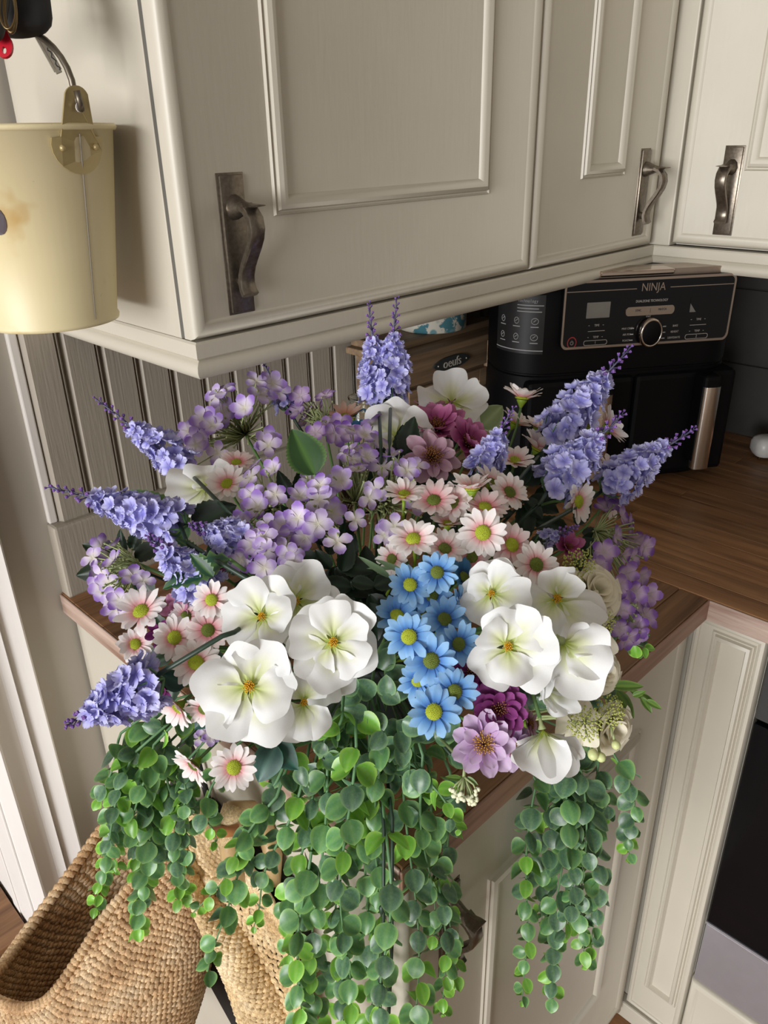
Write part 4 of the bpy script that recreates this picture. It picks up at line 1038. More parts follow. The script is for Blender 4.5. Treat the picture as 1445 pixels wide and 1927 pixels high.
# umbels and berries
def umbel(label, px, py, rpx, fr, off=0.0, n=60):
    P = dome(px, py, off); r = rpx/FPX*depth(P); nrm = face(*fr); t = thing('umbel', label, 'flower', frame(P, nrm, r, 0))
    b = MB(); c = MB(); q_ = random.Random(int(px))
    for k in range(n):
        q = sqrt((k+.5)/n); a = k*2.39996; p = Vector((q*cos(a), q*sin(a), .42*(1-q*q)+q_.uniform(-.08, .08)))
        for j in range(3): c.ball(p+Vector([q_.uniform(-.07, .07) for _ in range(3)]), .062, 5, 4)
        if k % 3 == 0: b.tube([(0, 0, -.7), p*.5+Vector((0, 0, -.25)), p], .025, 4)
    o = c.build('bud_heads', M_UMBEL, t, True); o['kind'] = 'stuff'
    b.build('stalks', M_STEMP, t, True); stem_to(t, P-nrm*r*.7, -nrm, bury(P, .5), .0013, M_STEM)
    return t
def berry(label, px, py, rpx, off, d=None):
    P = dome(px, py, off); r = rpx/FPX*depth(P); t = thing('berry', label, 'berry', frame(P, face(.1, -.7, .6), r, 0))
    put('fruit', MB().ball((0, 0, 0), (1, 1, 1.08), 14, 10).mesh('fruit', M_BERRY, True), t)
    put('tip', MB().ball((0, 0, 1.06), (.2, .2, .1), 8, 4).mesh('tip', M_STEMP, True), t)
    stem_to(t, P-face(.1, -.7, .6)*r, face(0, .6, -.3), bury(P, .3), .0011, M_STEMP)
    return t
# ------------------------------------------------------------------ the arrangement: planter, then flower by flower
PC = Vector((DOMEC.x+.035, DOMEC.y+.035, CT))
pot = thing('planter', 'dark green planter hidden under the flowers on the worktop', 'planter', Matrix.Translation(PC))
put('planter_body', MB().lathe([(0, .001), (.070, .001), (.074, .004), (.086, .075), (.089, .075), (.089, .082), (.083, .082), (.080, .07), (0, .07)], 40).mesh('planter_body', plain('planter_green', (.012, .02, .015), .6), True), pot)
bfm = MB()
bfm.lathe([(.079, .0705), (.078, .095), (.066, .122), (.040, .140), (0, .146)], 28)
put('dark_foam_core', bfm.mesh('dark_foam_core', plain('foam_shade_green', (.006, .012, .008), .9), True), pot)  # unseen near-black core, added to keep the inside of the bouquet dark

# filler leaves, mostly added so the shaded gaps between blooms look dark
fillspecs = [((640, 1090), 'dark serrated foliage in the shadowy gap above the large white pansies'), ((560, 960), 'added dark foliage behind the middle lilac flowers'), ((980, 930), 'added dark foliage behind the pink daisies at upper right'), ((880, 960), 'added dark foliage among the pink daisies in the centre'),
  ((700, 1290), 'added dark foliage in the black gap left of the lowest blue daisies'), ((1010, 1180), 'added dark foliage behind the right white pansies'), ((430, 1090), 'added dark foliage left of the topmost white pansy of the left group'), ((330, 1230), 'added dark foliage behind the left pink daisies'), ((1080, 1000), 'added dark foliage at the right under the lavender stem'), ((760, 880), 'added dark foliage behind the dusty pink zinnia'), ((960, 1290), 'added dark foliage around the plum zinnias'), ((1090, 1290), 'added dark foliage behind the cream roses'),
  ((615, 1055), 'added dark foliage deep in the black gap under the middle lilac florets'), ((690, 1110), 'added dark foliage deep in the black gap left of the upper blue daisies'), ((735, 1350), 'added dark foliage in the shade below the blue daisies'), ((560, 1420), 'added dark foliage in the shade under the bell-shaped pansy'), ((800, 1400), 'added dark foliage between the lowest blue daisy and the worktop edge'), ((240, 1060), 'added dark foliage behind the far left lilac')]
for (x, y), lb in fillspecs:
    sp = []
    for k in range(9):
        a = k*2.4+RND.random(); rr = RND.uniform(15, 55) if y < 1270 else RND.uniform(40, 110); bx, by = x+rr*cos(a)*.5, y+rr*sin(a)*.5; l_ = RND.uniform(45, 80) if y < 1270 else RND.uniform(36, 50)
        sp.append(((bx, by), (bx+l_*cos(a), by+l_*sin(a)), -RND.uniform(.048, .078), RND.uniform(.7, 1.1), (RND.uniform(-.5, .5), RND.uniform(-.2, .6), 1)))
    leaves('filler_spray', lb, [(a_, b_, c_, .95, e_) for a_, b_, c_, d_, e_ in sp] if y > 1270 else sp, EU_D[0] if y > 1270 else LF_DARK, 'foliage', mat=M_STEMD)

# large leaves
leaves('rose_leaf', 'big green serrated leaf pointing up among the lilac flowers', [((592, 893), (551, 806), .028, 1.05, (.2, .2, 1))], LF_ROSE)
leaves('rose_leaf', 'large green serrated leaf above the left lavender spike', [((352, 1018), (243, 917), -.022, .72, (-.1, .6, .7))], LF_ROSE)
leaves('rose_leaf', 'dark rounded leaf right of the large serrated leaf, below the stem', [((362, 990), (442, 950), .006, 1.1, (.1, .2, .9))], LF_DARK)
leaves('holly_leaf', 'toothed dark leaf with a yellow tip above the left pink daisies', [((432, 1052), (300, 1102), .030, .8, (-.1, .5, .8)), ((402, 1085), (356, 1042), .034, .9, (-.3, .3, .9)), ((372, 1040), (330, 1012), .026, .9, (-.3, .6, .7))], LF_HOLLY)
leaves('sage_leaf', 'pale sage green rounded leaf beside the magenta zinnia', [((905, 805), (945, 762), -.035, .9, (-.1, .2, 1))], LF_SAGE)
leaves('grass_leaf', 'thin blade-like leaves in the dark gap beside the blue daisies', [((760, 1078), (706, 1050), .015, 1.3, (0, .5, .8)), ((735, 1088), (675, 1045), .004, 1.2, (0, .4, .9)), ((745, 1070), (690, 1068), .0, 1, (0, .4, .9))], LF_GRASS)
leaves('teal_leaf', 'dark teal broad leaf below the largest white pansy', [((520, 1400), (484, 1474), -.022, .8, (-.1, .1, 1)), ((500, 1385), (560, 1450), -.026, .7, (.1, .1, 1))], LF_TEAL)
leaves('teal_leaf', 'dark teal leaf between the white pansy and the lowest left daisies', [((430, 1310), (362, 1372), -.010, .7, (-.1, .3, 1)), ((425, 1330), (412, 1392), -.010, .7, (.1, .2, 1))], LF_TEAL)
leaves('teal_leaf', 'small dark teal leaf beside the deep violet petals at the left', [((350, 1290), (302, 1268), .006, .9, (-.1, .3, 1))], LF_TEAL)
leaves('dark_leaf', 'dark leaf under the right white pansies beside the plum zinnia', [((985, 1285), (1052, 1250), -.016, .9, (.2, .2, 1)), ((985, 1330), (1000, 1262), -.014, .8, (.1, .2, 1))], LF_DARK)
leaves('fresh_sprig', 'fresh green sprig sticking out to the right below the roses', [((1150, 1292), (1212, 1290), .012, .8, (.1, .5, .9)), ((1160, 1300), (1196, 1352), .010, .9, (.3, .1, .9)), ((1185, 1300), (1236, 1322), .012, .6, (.1, .3, .9)), ((1205, 1312), (1228, 1342), .010, .9, (.1, .2, .9)), ((1190, 1310), (1215, 1300), .014, 1, (0, .3, .9)), ((1215, 1318), (1246, 1334), .010, .9, (.1, .3, .9))], LF_FRESH)

# lilac clusters
lilac('pale lilac cluster at the upper left above the dark stem', (462, 818), [(408, 745), (385, 787), (400, 800), (355, 812), (375, 828), (410, 852), (502, 829), (355, 884), (460, 768), (482, 717), (492, 742), (512, 722), (524, 738), (418, 778), (420, 735), (368, 838), (505, 838)], rpx=26)
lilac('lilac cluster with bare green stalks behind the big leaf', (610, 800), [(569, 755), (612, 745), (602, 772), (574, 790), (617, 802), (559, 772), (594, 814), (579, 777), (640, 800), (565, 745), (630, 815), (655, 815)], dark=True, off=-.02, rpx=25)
lilac('lilac cluster left of the middle, over the top white pansy', (520, 955), [(475, 882), (514, 884), (472, 899), (517, 931), (484, 954), (457, 986), (504, 989), (537, 1011), (477, 1024), (462, 1011), (552, 1059), (497, 1069), (537, 1034), (452, 1053), (475, 931), (494, 1011), (535, 990), (470, 940), (500, 1035), (545, 1045), (440, 1020)], off=.010, rpx=26)
lilac('lilac cluster in the middle just below the big leaf', (590, 965), [(564, 934), (597, 986), (634, 1019), (574, 1009), (584, 907), (617, 942), (602, 914), (547, 994), (560, 975), (600, 940), (625, 965)], off=.012, rpx=26)
lilac('lilac cluster right of the big leaf with many thin stalks', (668, 945), [(641, 892), (671, 884), (676, 847), (664, 864), (669, 979), (694, 937), (686, 819), (664, 809), (655, 850), (640, 905), (690, 860), (700, 800)], off=.004, rpx=26)
lilac('lilac florets on thin stalks between the lilac and the pink daisies', (720, 945), [(736, 859), (707, 924), (783, 948), (783, 877), (722, 1008), (718, 837), (730, 1000), (742, 990), (700, 835), (765, 885), (720, 880)], off=-.004, rpx=25)
lilac('lilac cluster with olive stalks at the far left over the worktop', (262, 1062), [(191, 1029), (174, 1049), (215, 1029), (185, 1072), (193, 1083), (214, 1056), (185, 1103), (205, 1097), (209, 1128), (218, 1145), (270, 1093), (193, 1110), (225, 1130), (250, 1085), (205, 1040)], off=.004, rpx=24, nfil=110)
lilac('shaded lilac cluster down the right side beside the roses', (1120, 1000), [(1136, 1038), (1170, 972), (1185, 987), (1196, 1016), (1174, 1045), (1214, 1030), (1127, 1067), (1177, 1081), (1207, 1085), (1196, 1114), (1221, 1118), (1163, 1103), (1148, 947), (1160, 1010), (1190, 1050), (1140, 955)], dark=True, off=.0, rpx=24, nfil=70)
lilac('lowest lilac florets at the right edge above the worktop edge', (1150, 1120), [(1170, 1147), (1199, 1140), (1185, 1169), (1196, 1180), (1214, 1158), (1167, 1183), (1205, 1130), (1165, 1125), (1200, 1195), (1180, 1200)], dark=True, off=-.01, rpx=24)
lilac('pale lilac petals hanging under the white pansy at lower left', (395, 1370), [(378, 1388), (398, 1385), (388, 1380)], off=.0, rpx=16, nfil=4)

# lavender spikes
lavender('left one of the two upright lavender spikes in front of the cupboard rail', (712, 752), (695, 572), 40, [(716, 832)], nf=46, off=.03, d1=None, nb=18)
lavender('right one of the two upright lavender spikes in front of the cupboard rail', (735, 748), (746, 562), 40, [(733, 830)], nf=46, off=.035, nb=18)
lavender('lavender spike at upper left pointing to the boarded wall', (350, 885), (182, 750), 44, [(372, 905), (428, 962)], nf=46, off=.02)
lavender('longest lavender spike pointing left, its bare tip over the wall edge', (338, 985), (93, 916), 52, [(352, 1022), (462, 1088)], nf=54, off=.036, bloom=.72)
lavender('lavender spike at lower left hanging over the eucalyptus', (292, 1285), (130, 1362), 60, [(300, 1268), (418, 1197), (440, 1190)], nf=64, off=.05, bloom=.82)
lavender('short lavender spike tucked beside the lilac, right of the left leaves', (448, 1020), (362, 988), 46, [(470, 1050)], nf=40, off=.005, bloom=.75)
lavender('lavender spike below the longest left one, over the left pink daisies', (388, 1110), (282, 1010), 50, [(410, 1140)], nf=50, off=.004, bloom=.8)
lavender('thin lavender tip rising from the top of the lilac', (540, 765), (482, 655), 24, [(560, 800)], nf=26, off=-.03, bloom=.45)
lavender('tall lavender spike at upper right against the air fryer', (1042, 822), (1186, 652), 50, [(1030, 838), (975, 905)], nf=56, off=.02, bloom=.72)
lavender('lavender spike low behind the tall right one', (1035, 915), (1172, 778), 52, [(1015, 950)], nf=50, off=-.005, bloom=.72)
lavender('rightmost lavender spike pointing over the dark worktop', (1140, 918), (1306, 806), 46, [(1118, 935), (1022, 990)], nf=50, off=.01, bloom=.74)
lavender('short lavender spike between the magenta zinnia and the pink daisies', (905, 890), (966, 768), 38, [(900, 930)], nf=40, off=-.015, bloom=.66)
lavender('dim lavender sprig in the shade under the right stem', (1020, 1015), (1085, 992), 22, [(1000, 1040)], nf=20, off=-.02, bloom=.5)

# white pansies
pansy('white pansy with an orange eye at the upper left of the front group', 493, 1160, 74, (-.06, .12, 1), [(60, 1.05, .0), (118, 1.02, .05), (195, 1.05, .10), (262, 1.0, .12), (318, .88, .22), (12, .86, .25)], off=.026)
pansy('largest white pansy at the front left with a yellow-green throat', 470, 1292, 100, (-.05, .22, 1), [(120, .80, .0), (62, .92, .02), (188, 1.0, .06), (28, .90, .08), (292, 1.10, -.10), (232, 1.05, .02), (340, .86, .16)], off=.038, back=0)
pansy('large white pansy with a brown eye beside the blue daisies', 627, 1208, 84, (.04, .10, 1), [(95, .95, .05), (170, 1.0, .02), (28, .82, .10), (318, .9, .10), (268, 1.05, .02), (218, 1.0, .08)], off=.030, back=5)
pansy('white pansy turned upward behind the front group with an orange eye', 557, 1131, 72, (.10, .12, 1), [(58, 1.1, .02), (115, .95, .0), (352, 1.15, -.05), (275, 1.1, .05), (215, .9, .05)], off=.004, back=3)
pansy('small bell-shaped white pansy above the eucalyptus', 572, 1320, 62, (.05, .05, 1), [(68, .95, .12), (122, .85, .10), (232, 1.25, .30), (290, 1.15, .32), (262, 1.2, .42)], off=.012)
pansy('white pansy half hidden between the two biggest front pansies', 600, 1262, 60, (.1, -.1, 1), [(330, 1.2, 0), (280, 1.1, 0), (230, 1.0, 0), (30, .8, 0)], off=-.010, stamen=False)
pansy('white pansy with a green throat right of the blue daisies, upper one', 924, 1117, 62, (-.12, .15, 1), [(50, 1.05, .12), (108, .95, .0), (352, 1.2, -.10), (150, .75, .1), (226, 1.05, .10), (296, 1.1, .05)], off=.018, back=3)
pansy('ruffled white pansy with a green throat above the plum zinnias', 955, 1216, 80, (-.1, .12, 1), [(48, 1.05, .18), (100, .95, .25), (8, 1.15, .02), (140, .85, .35), (232, 1.05, .15), (278, .95, .35), (322, 1.2, .0)], off=.034)
pansy('curled white pansy with an orange eye near the cream roses', 1046, 1128, 76, (.12, .30, .95), [(100, .95, .5), (195, 1.0, .2), (235, 1.0, .1), (310, 1.25, .0), (345, 1.15, .0), (55, .8, .5)], off=.018, bell=.2)
pansy('white pansy seen from behind, petals spread to the lower right', 1056, 1206, 92, (.30, -.35, -.62), [(28, 1.05, .25), (62, 1.2, .2), (0, .7, .3), (95, .8, .35)], off=.050, stamen=False, calyx=(1022, 1209))
pansy('trumpet-like white pansy turned aside below the ruffled pansy', 1020, 1292, 64, (.45, -.05, .8), [(70, 1.0, .3), (140, 1.05, .45), (215, 1.0, .4), (20, 1.0, .1), (290, .9, .2), (330, .95, .1)], off=.022, bell=.6, stamen=False)
pansy('white pansy hanging with its back up, lowest at the right front', 1020, 1372, 84, (.16, -.85, .12), [(60, 1.1, .75), (120, 1.1, .75), (0, .95, .75), (180, .85, .75), (270, 1.15, .65), (230, 1.1, .7), (320, 1.1, .7)], off=.034, bell=.3, stamen=False)
pansy('cream white pansy at the top back in front of the egg cabinet', 850, 760, 66, (.05, .62, .75), [(92, 1.02, .25), (165, 1.0, .15), (20, 1.0, .1), (300, 1.05, .0), (240, .9, .2), (340, .95, .0)], off=-.02, stamen=False)
pansy('white pansy at the back behind the two lavender stems', 752, 822, 66, (-.10, .30, .95), [(95, 1.1, .1), (150, 1.1, .0), (35, 1.0, .05), (215, .9, .0), (320, .9, .0)], off=-.035)
pansy('cream pansy below the topmost one, behind the magenta zinnia', 882, 800, 56, (.3, .5, .8), [(80, 1.0, .1), (20, 1.1, .0), (330, .9, .0), (140, .9, .1), (240, .8, .0)], off=-.045, stamen=False, pool=CREAMP)
pansy('pale yellowish white pansy at the left behind the dark stem', 392, 918, 74, (-.15, .55, .8), [(175, 1.05, .02), (130, .8, .1), (215, .95, .0), (260, .8, .0), (40, .8, .2)], off=-.012, stamen=False)
pansy('white pansy mostly hidden between the right group of pansies', 1000, 1165, 58, (.2, .2, .9), [(60, 1.1, .1), (120, 1.0, .1), (200, 1.0, .1), (300, 1.1, .05), (350, 1.1, .0)], off=-.004, stamen=False)
pansy('cream pansy under the curled white pansy beside the rose', 1090, 1180, 66, (.5, .2, .7), [(70, 1.0, .1), (10, .95, .0), (320, 1.1, .0), (270, 1.2, .05), (220, 1.0, .1)], off=-.010, stamen=False, pool=CREAMP)
pansy('cream pansy petals below the trumpet-like pansy', 1082, 1362, 50, (.1, -.2, .9), [(90, 1.1, .1), (180, .9, .1), (250, 1.1, .0), (310, 1.0, .0), (20, .9, 0)], off=-.012, stamen=False, pool=CREAMP)

# roses, umbels and berries
rose('upper cream rose in front of the shaded lilac', 1122, 1112, 52, (.35, .35, .8), off=.004)
rose('small cream rosebud at the right below the back-turned pansy', 1138, 1264, 38, (.45, .1, .8), off=.0)
rose('lowest cream rose above the pale berries', 1150, 1372, 50, (.45, -.15, .8), off=.0)
umbel('yellow-green flower umbel above the upper cream rose', 1089, 1064, 32, (-.1, .3, .9), .006)
umbel('yellow-green flower umbel lower left of the pair over the lowest rose', 1102, 1362, 33, (-.15, .1, .95), .018)
umbel('yellow-green flower umbel upper right of the pair over the lowest rose', 1146, 1338, 32, (.2, .2, .9), .018)
umbel('small green umbel between the upper rose and the rosebud', 1138, 1170, 24, (.4, .0, .8), .002, 40)
berry('largest pale green berry hanging under the lowest rose', 1116, 1420, 10.5, .006)
berry('pale green berry just right of the largest one', 1131, 1425, 9, .002)
berry('pale green berry at the right under the lowest rose', 1159, 1402, 8.5, .002)
berry('darker green berry above the pale berries', 1107, 1397, 8, .0)

# zinnias
zinnia('pale lilac zinnia with a golden brown centre, lowest in front', 910, 1400, 60, (-.06, .34, .9), Z_LIGHT, .030, ME_STAY, 17)
zinnia('plum zinnia directly above the pale lilac one', 940, 1334, 54, (-.05, .2, .95), Z_DEEP, .020, None, 20, .35)
zinnia('dark plum zinnia in the shade beside the lowest blue daisies', 888, 1268, 48, (-.15, .35, .85), Z_DEEP, -.004, None, 18, .45)
zinnia('mauve zinnia behind the pale lilac one at its right', 968, 1404, 48, (.35, -.3, .8), Z_LIGHT, .004, None, 14, .05)
zinnia('pink-mauve zinnia seen side-on right of the plum zinnia', 992, 1362, 36, (.85, .15, .35), Z_DUST, .004, None, 12, .3)
zinnia('magenta zinnia at the top in front of the cream pansy', 822, 808, 60, (-.10, .70, .65), Z_MAG, -.006, None, 20, .35)
zinnia('darker magenta zinnia right of the magenta one at the top', 880, 838, 54, (.5, .45, .6), Z_MAG, -.016, None, 18, .5)
zinnia('rose pink zinnia above the magenta one at the top', 826, 772, 46, (.02, .92, .25), Z_PINK, -.026, None, 16, .35)
zinnia('dusty mauve zinnia below the magenta one', 812, 862, 56, (.15, .35, .9), Z_DUST, -.010, None, 14, .1)
zinnia('crimson zinnia bud behind the lavender left of the white pansy', 404, 1064, 24, (.1, .3, .9), Z_MAG, -.004, None, 10, .9)
zinnia('purple zinnia between the left pink daisies', 302, 1190, 30, (.2, -.2, .9), Z_DEEP, -.004, None, 12, .6)
zinnia('mauve zinnia behind the topmost left daisy', 335, 1150, 36, (.2, .3, .9), Z_PINK, -.010, None, 12, .5)
zinnia('violet zinnia behind the lower left lavender spike', 306, 1296, 30, (-.3, .0, .9), Z_DEEP, -.006, None, 12, .5)
zinnia('shaded magenta zinnia petals under the right lavender stem', 1066, 1030, 34, (.3, .4, .8), Z_MAG, -.018, None, 12, .5)

# pink daisies: the right-hand crowd, then the left one, then strays
D = daisy
D('pink daisy at the very top, seen from the side against the air fryer', 982, 752, 42, (.12, .95, .15), off=-.012, open_=.55)
D('pink daisy half hidden behind the short lavender spike', 968, 797, 36, (.45, .80, .3), off=-.028, open_=.5)
D('pink daisy opening upward just below the short lavender tip', 968, 868, 40, (.05, .78, .6), off=.004, open_=.35)
D('pink daisy in side view with a long lime stem in the middle', 888, 922, 46, (-.05, .95, .25), off=.030, open_=.50)
D('pink daisy behind the side-view one, its petals to the right', 925, 910, 42, (.45, .70, .5), off=.002, open_=.3)
D('pink daisy facing right, next below the upward one by the lavender', 958, 927, 40, (.35, .45, .8), off=.010, open_=.15, disc=1)
D('pink daisy opening upward on a lime stem at the left of the crowd', 760, 932, 42, (.0, .82, .55), off=.026, open_=.35)
D('pink daisy with a green disc right of the leftmost one', 816, 943, 46, (-.1, .62, .75), off=.006, open_=.30, disc=1, kind='rosy')
D('pink daisy leaning left behind the long lime stem', 852, 948, 44, (-.35, .50, .75), off=.004, open_=.2, disc=1)
D('rosy pink daisy just above the biggest one', 912, 956, 46, (.06, .78, .6), off=.012, open_=.35, kind='rosy')
D('biggest pink daisy, fully open, facing the viewer in the middle', 908, 1003, 49, (.0, .14, 1), off=.032, open_=.08, n=17, disc=0)
D('pink daisy with a rosy throat left of the biggest one', 778, 1016, 48, (-.1, .60, .78), off=.026, open_=.22, kind='pink')
D('pink daisy directly above the top blue daisy', 836, 1034, 44, (.2, .58, .78), off=.016, open_=.28, disc=1)
D('pink daisy tucked right of the biggest one', 962, 1026, 46, (.35, .3, .88), off=.018, open_=.12, kind='rosy')
D('lowest pink daisy of the right crowd, above the white pansies', 1008, 1063, 46, (.30, .28, .9), off=.022, open_=.12, disc=1)
D('pale pink daisy behind and above the biggest one', 842, 988, 38, (.1, .85, .4), off=-.010, open_=.4)
D('pink daisy like a lily, side on, behind the tall right stem', 1012, 848, 46, (.35, .85, .3), off=.010, open_=.65)
D('small pink daisy above the lily-like one', 1012, 806, 34, (.1, .92, .3), off=-.016, open_=.55)
D('pink daisy in side view at the top right of the crowd', 1142, 806, 44, (.85, .40, .15), off=-.02, open_=.45)
D('pink daisy peeping out behind the tall right lavender', 1105, 800, 34, (-.1, .90, .3), off=-.05, open_=.5, kind='rosy')
D('pink daisy facing right under the rightmost lavender', 1086, 944, 44, (.6, -.1, .7), off=.002, open_=.25)
D('pink daisy tips above the rightmost lavender', 1150, 880, 32, (.0, .95, .2), off=-.03, open_=.6)
D('pink daisy under the foot of the rightmost lavender', 1154, 940, 38, (.55, -.45, .6), off=-.015, open_=.25)
D('pink daisy behind the low right lavender', 1104, 888, 36, (.2, .85, .4), off=-.03, open_=.4)
D('pink daisy behind the curled white pansy', 1030, 1092, 38, (.4, .0, .8), off=-.006, open_=.1)
D('pink daisy hidden at the left edge of the right crowd', 738, 1052, 34, (-.4, .0, .8), off=-.008, open_=.1)
D('pink daisy almost covered by the biggest one', 888, 1048, 36, (0, -.1, .9), off=-.006, open_=.1, kind='rosy')
D('peach daisy behind the lilac at the back', 648, 786, 38, (-.1, .80, .45), 'peach', off=-.03, open_=.35)
D('double pale pink daisy behind the upper left lilac', 428, 912, 42, (-.1, .5, .75), off=-.006, open_=.35, n=18, kind='pink')
D('pink daisy above the double one behind the lilac', 445, 872, 34, (.1, .7, .6), off=-.02, open_=.3, kind='rosy')
D('topmost pink daisy of the left group with a folded front petal', 266, 1152, 52, (-.08, .58, .78), off=.014, open_=.28, disc=0)
D('pink daisy facing the viewer beside the white pansy', 398, 1129, 38, (.05, .14, 1), off=.022, open_=.06, disc=0, n=15)
D('rosy daisy with a dark green disc under the viewer-facing one', 391, 1186, 42, (.2, .22, .95), off=.010, open_=.15, disc=1, kind='rosy')
D('pink daisy in the middle of the left group', 328, 1200, 44, (.3, .25, .9), off=.020, open_=.15, disc=0)
D('small pink daisy just above the lower left lavender', 254, 1212, 36, (.35, .15, .85), off=.008, open_=.25, disc=0)
D('pink daisy crossed by the dark stem at the left', 368, 1248, 50, (.25, .45, .8), off=.014, open_=.20, disc=0)
D('pink daisy seen from its side left of the largest pansy', 336, 1330, 46, (-.45, -.45, .6), off=.016, open_=.40, disc=0)
D('small pink daisy at the edge of the largest pansy', 384, 1334, 38, (-.25, -.40, .8), off=.010, open_=.3)
D('pink daisy in side view, left one of the lowest pair', 366, 1438, 46, (-.5, -.50, .55), off=.014, open_=.40)
D('pink daisy facing the viewer, right one of the lowest pair', 440, 1444, 46, (.18, .12, .95), off=.022, open_=.18, disc=0)
D('pink daisy behind the middle one of the left group', 350, 1160, 34, (.1, .4, .8), off=-.010, open_=.2)

# blue daisies
D('topmost blue daisy with a green disc under the pink crowd', 822, 1077, 42, (.05, .12, 1), 'blue', .026, .12, 15, disc=1)
D('blue daisy left of the topmost one, facing up', 771, 1101, 43, (.08, .30, .92), 'blue', .020, .15, 15, disc=0)
D('blue daisy partly covered by the topmost one', 812, 1120, 40, (.15, -.05, .95), 'blue', .008, .10, 14, disc=1)
D('shaded blue daisy at the left of the blue group', 746, 1160, 46, (.15, .42, .85), 'blue', .006, .25, 14, disc=0)
D('brightest blue daisy, fully open with a lime disc', 769, 1198, 49, (.0, .06, 1), 'blue', .032, .06, 16, disc=0)
D('blue daisy in the middle with its disc half hidden', 836, 1166, 46, (.1, .45, .8), 'blue', .008, .28, 14, disc=1)
D('blue daisy at the right middle beside the plum zinnia', 862, 1212, 44, (.30, .12, .92), 'blue', .016, .12, 15, disc=1)
D('blue daisy with a dark green disc below the brightest one', 811, 1243, 52, (.05, .14, 1), 'blue', .026, .10, 16, disc=1)
D('small blue daisy at lower left facing down', 786, 1281, 40, (.0, -.28, .9), 'blue', .010, .15, 14, disc=0)
D('blue daisy at lower right with a green disc', 854, 1302, 49, (.12, .12, 1), 'blue', .030, .08, 16, disc=1)
D('lowest blue daisy, its petals spread downward', 816, 1340, 52, (-.05, .30, .92), 'blue', .034, .10, 14, disc=0)
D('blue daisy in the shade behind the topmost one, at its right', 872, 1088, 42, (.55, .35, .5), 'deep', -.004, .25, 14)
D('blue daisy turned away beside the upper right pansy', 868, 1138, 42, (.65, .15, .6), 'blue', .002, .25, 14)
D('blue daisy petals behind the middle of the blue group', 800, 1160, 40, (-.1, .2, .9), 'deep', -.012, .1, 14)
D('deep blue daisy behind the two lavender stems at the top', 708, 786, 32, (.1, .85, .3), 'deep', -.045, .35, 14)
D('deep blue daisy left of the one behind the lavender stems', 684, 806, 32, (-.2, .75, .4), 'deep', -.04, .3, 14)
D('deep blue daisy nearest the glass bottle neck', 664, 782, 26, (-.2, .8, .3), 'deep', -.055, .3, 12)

# small white sprig under the pale lilac zinnia
P = dome(875, 1440, .012); sg = thing('white_sprig', 'sprig of tiny white buds hanging under the pale lilac zinnia', 'flower', Matrix.Translation(P)); b = MB(); c = MB()
b.tube([bury(P, .2)-P, Vector((0, 0, 0)), at(872, 1470, depth(P))-P], .0012, 6)
for k, (x, y) in enumerate([(856, 1496), (864, 1502), (872, 1505), (880, 1500), (888, 1504), (896, 1488), (850, 1490), (893, 1506), (868, 1495), (884, 1510)]):
    e = at(x, y, depth(P)-RND.uniform(-.006, .006))-P; b.tube([at(873, 1462, depth(P))-P, e*.75, e], [.0010, .0007, .0006], 5)
    for j in range(4): c.ball(e+Vector([RND.uniform(-.0016, .0016) for _ in range(3)]), .0016, 6, 4)
b.build('stalks', M_STEMP, sg, True); o = c.build('buds', plain('bud_cream', lin((220, 222, 190)), .6), sg, True); o['kind'] = 'stuff'
iv = sg.matrix_basis.inverted()
for bs, tp in (((868, 1465), (838, 1462)), ((878, 1462), (900, 1478))): put('leaf', LF_FRESH, sg, iv @ leaf_matrix(at(*bs, depth(P)), at(*tp, depth(P)-.003), .8, (0, .3, 1)))

# ------------------------------------------------------------------ trailing eucalyptus
E_ = eucalyptus
# left group
E_('longest eucalyptus strand of the left group, in front of the jute bag', (268, 1372), (262, 1762), .69, 44, 22, bow=.010)
E_('eucalyptus strand at the left edge ending above the jute bag rim', (232, 1382), (192, 1512), .685, 40, 7)
E_('eucalyptus strand left of the longest left one, with lime tips', (255, 1420), (188, 1712), .675, 34, 18, mix=(.3, .45, .25), bow=-.006)
E_('eucalyptus strand of the left group ending in lime leaves over the jute weave', (300, 1392), (340, 1700), .70, 40, 18, bow=.006)
E_('eucalyptus strand of the left group with small dark leaves behind', (318, 1400), (290, 1640), .73, 38, 16, mix=(.6, .35, .05))
E_('eucalyptus strand at the middle of the left group', (285, 1400), (246, 1650), .68, 40, 15, mix=(.4, .45, .15))
E_('short eucalyptus strand beside the lowest pink daisies', (352, 1440), (346, 1560), .70, 32, 8, mix=(.3, .5, .2))
E_('short eucalyptus strand under the lowest daisies, right one', (392, 1480), (400, 1590), .71, 34, 7, mix=(.3, .5, .2))
E_('eucalyptus strand of the left group nearest the seagrass bag', (335, 1410), (352, 1690), .715, 40, 15, bow=.004)
E_('eucalyptus strand under the lower left lavender spike', (250, 1390), (214, 1640), .70, 40, 14, mix=(.4, .4, .2))
E_('eucalyptus strand close to the middle of the left group, half hidden', (300, 1380), (268, 1690), .715, 42, 17, mix=(.6, .35, .05))
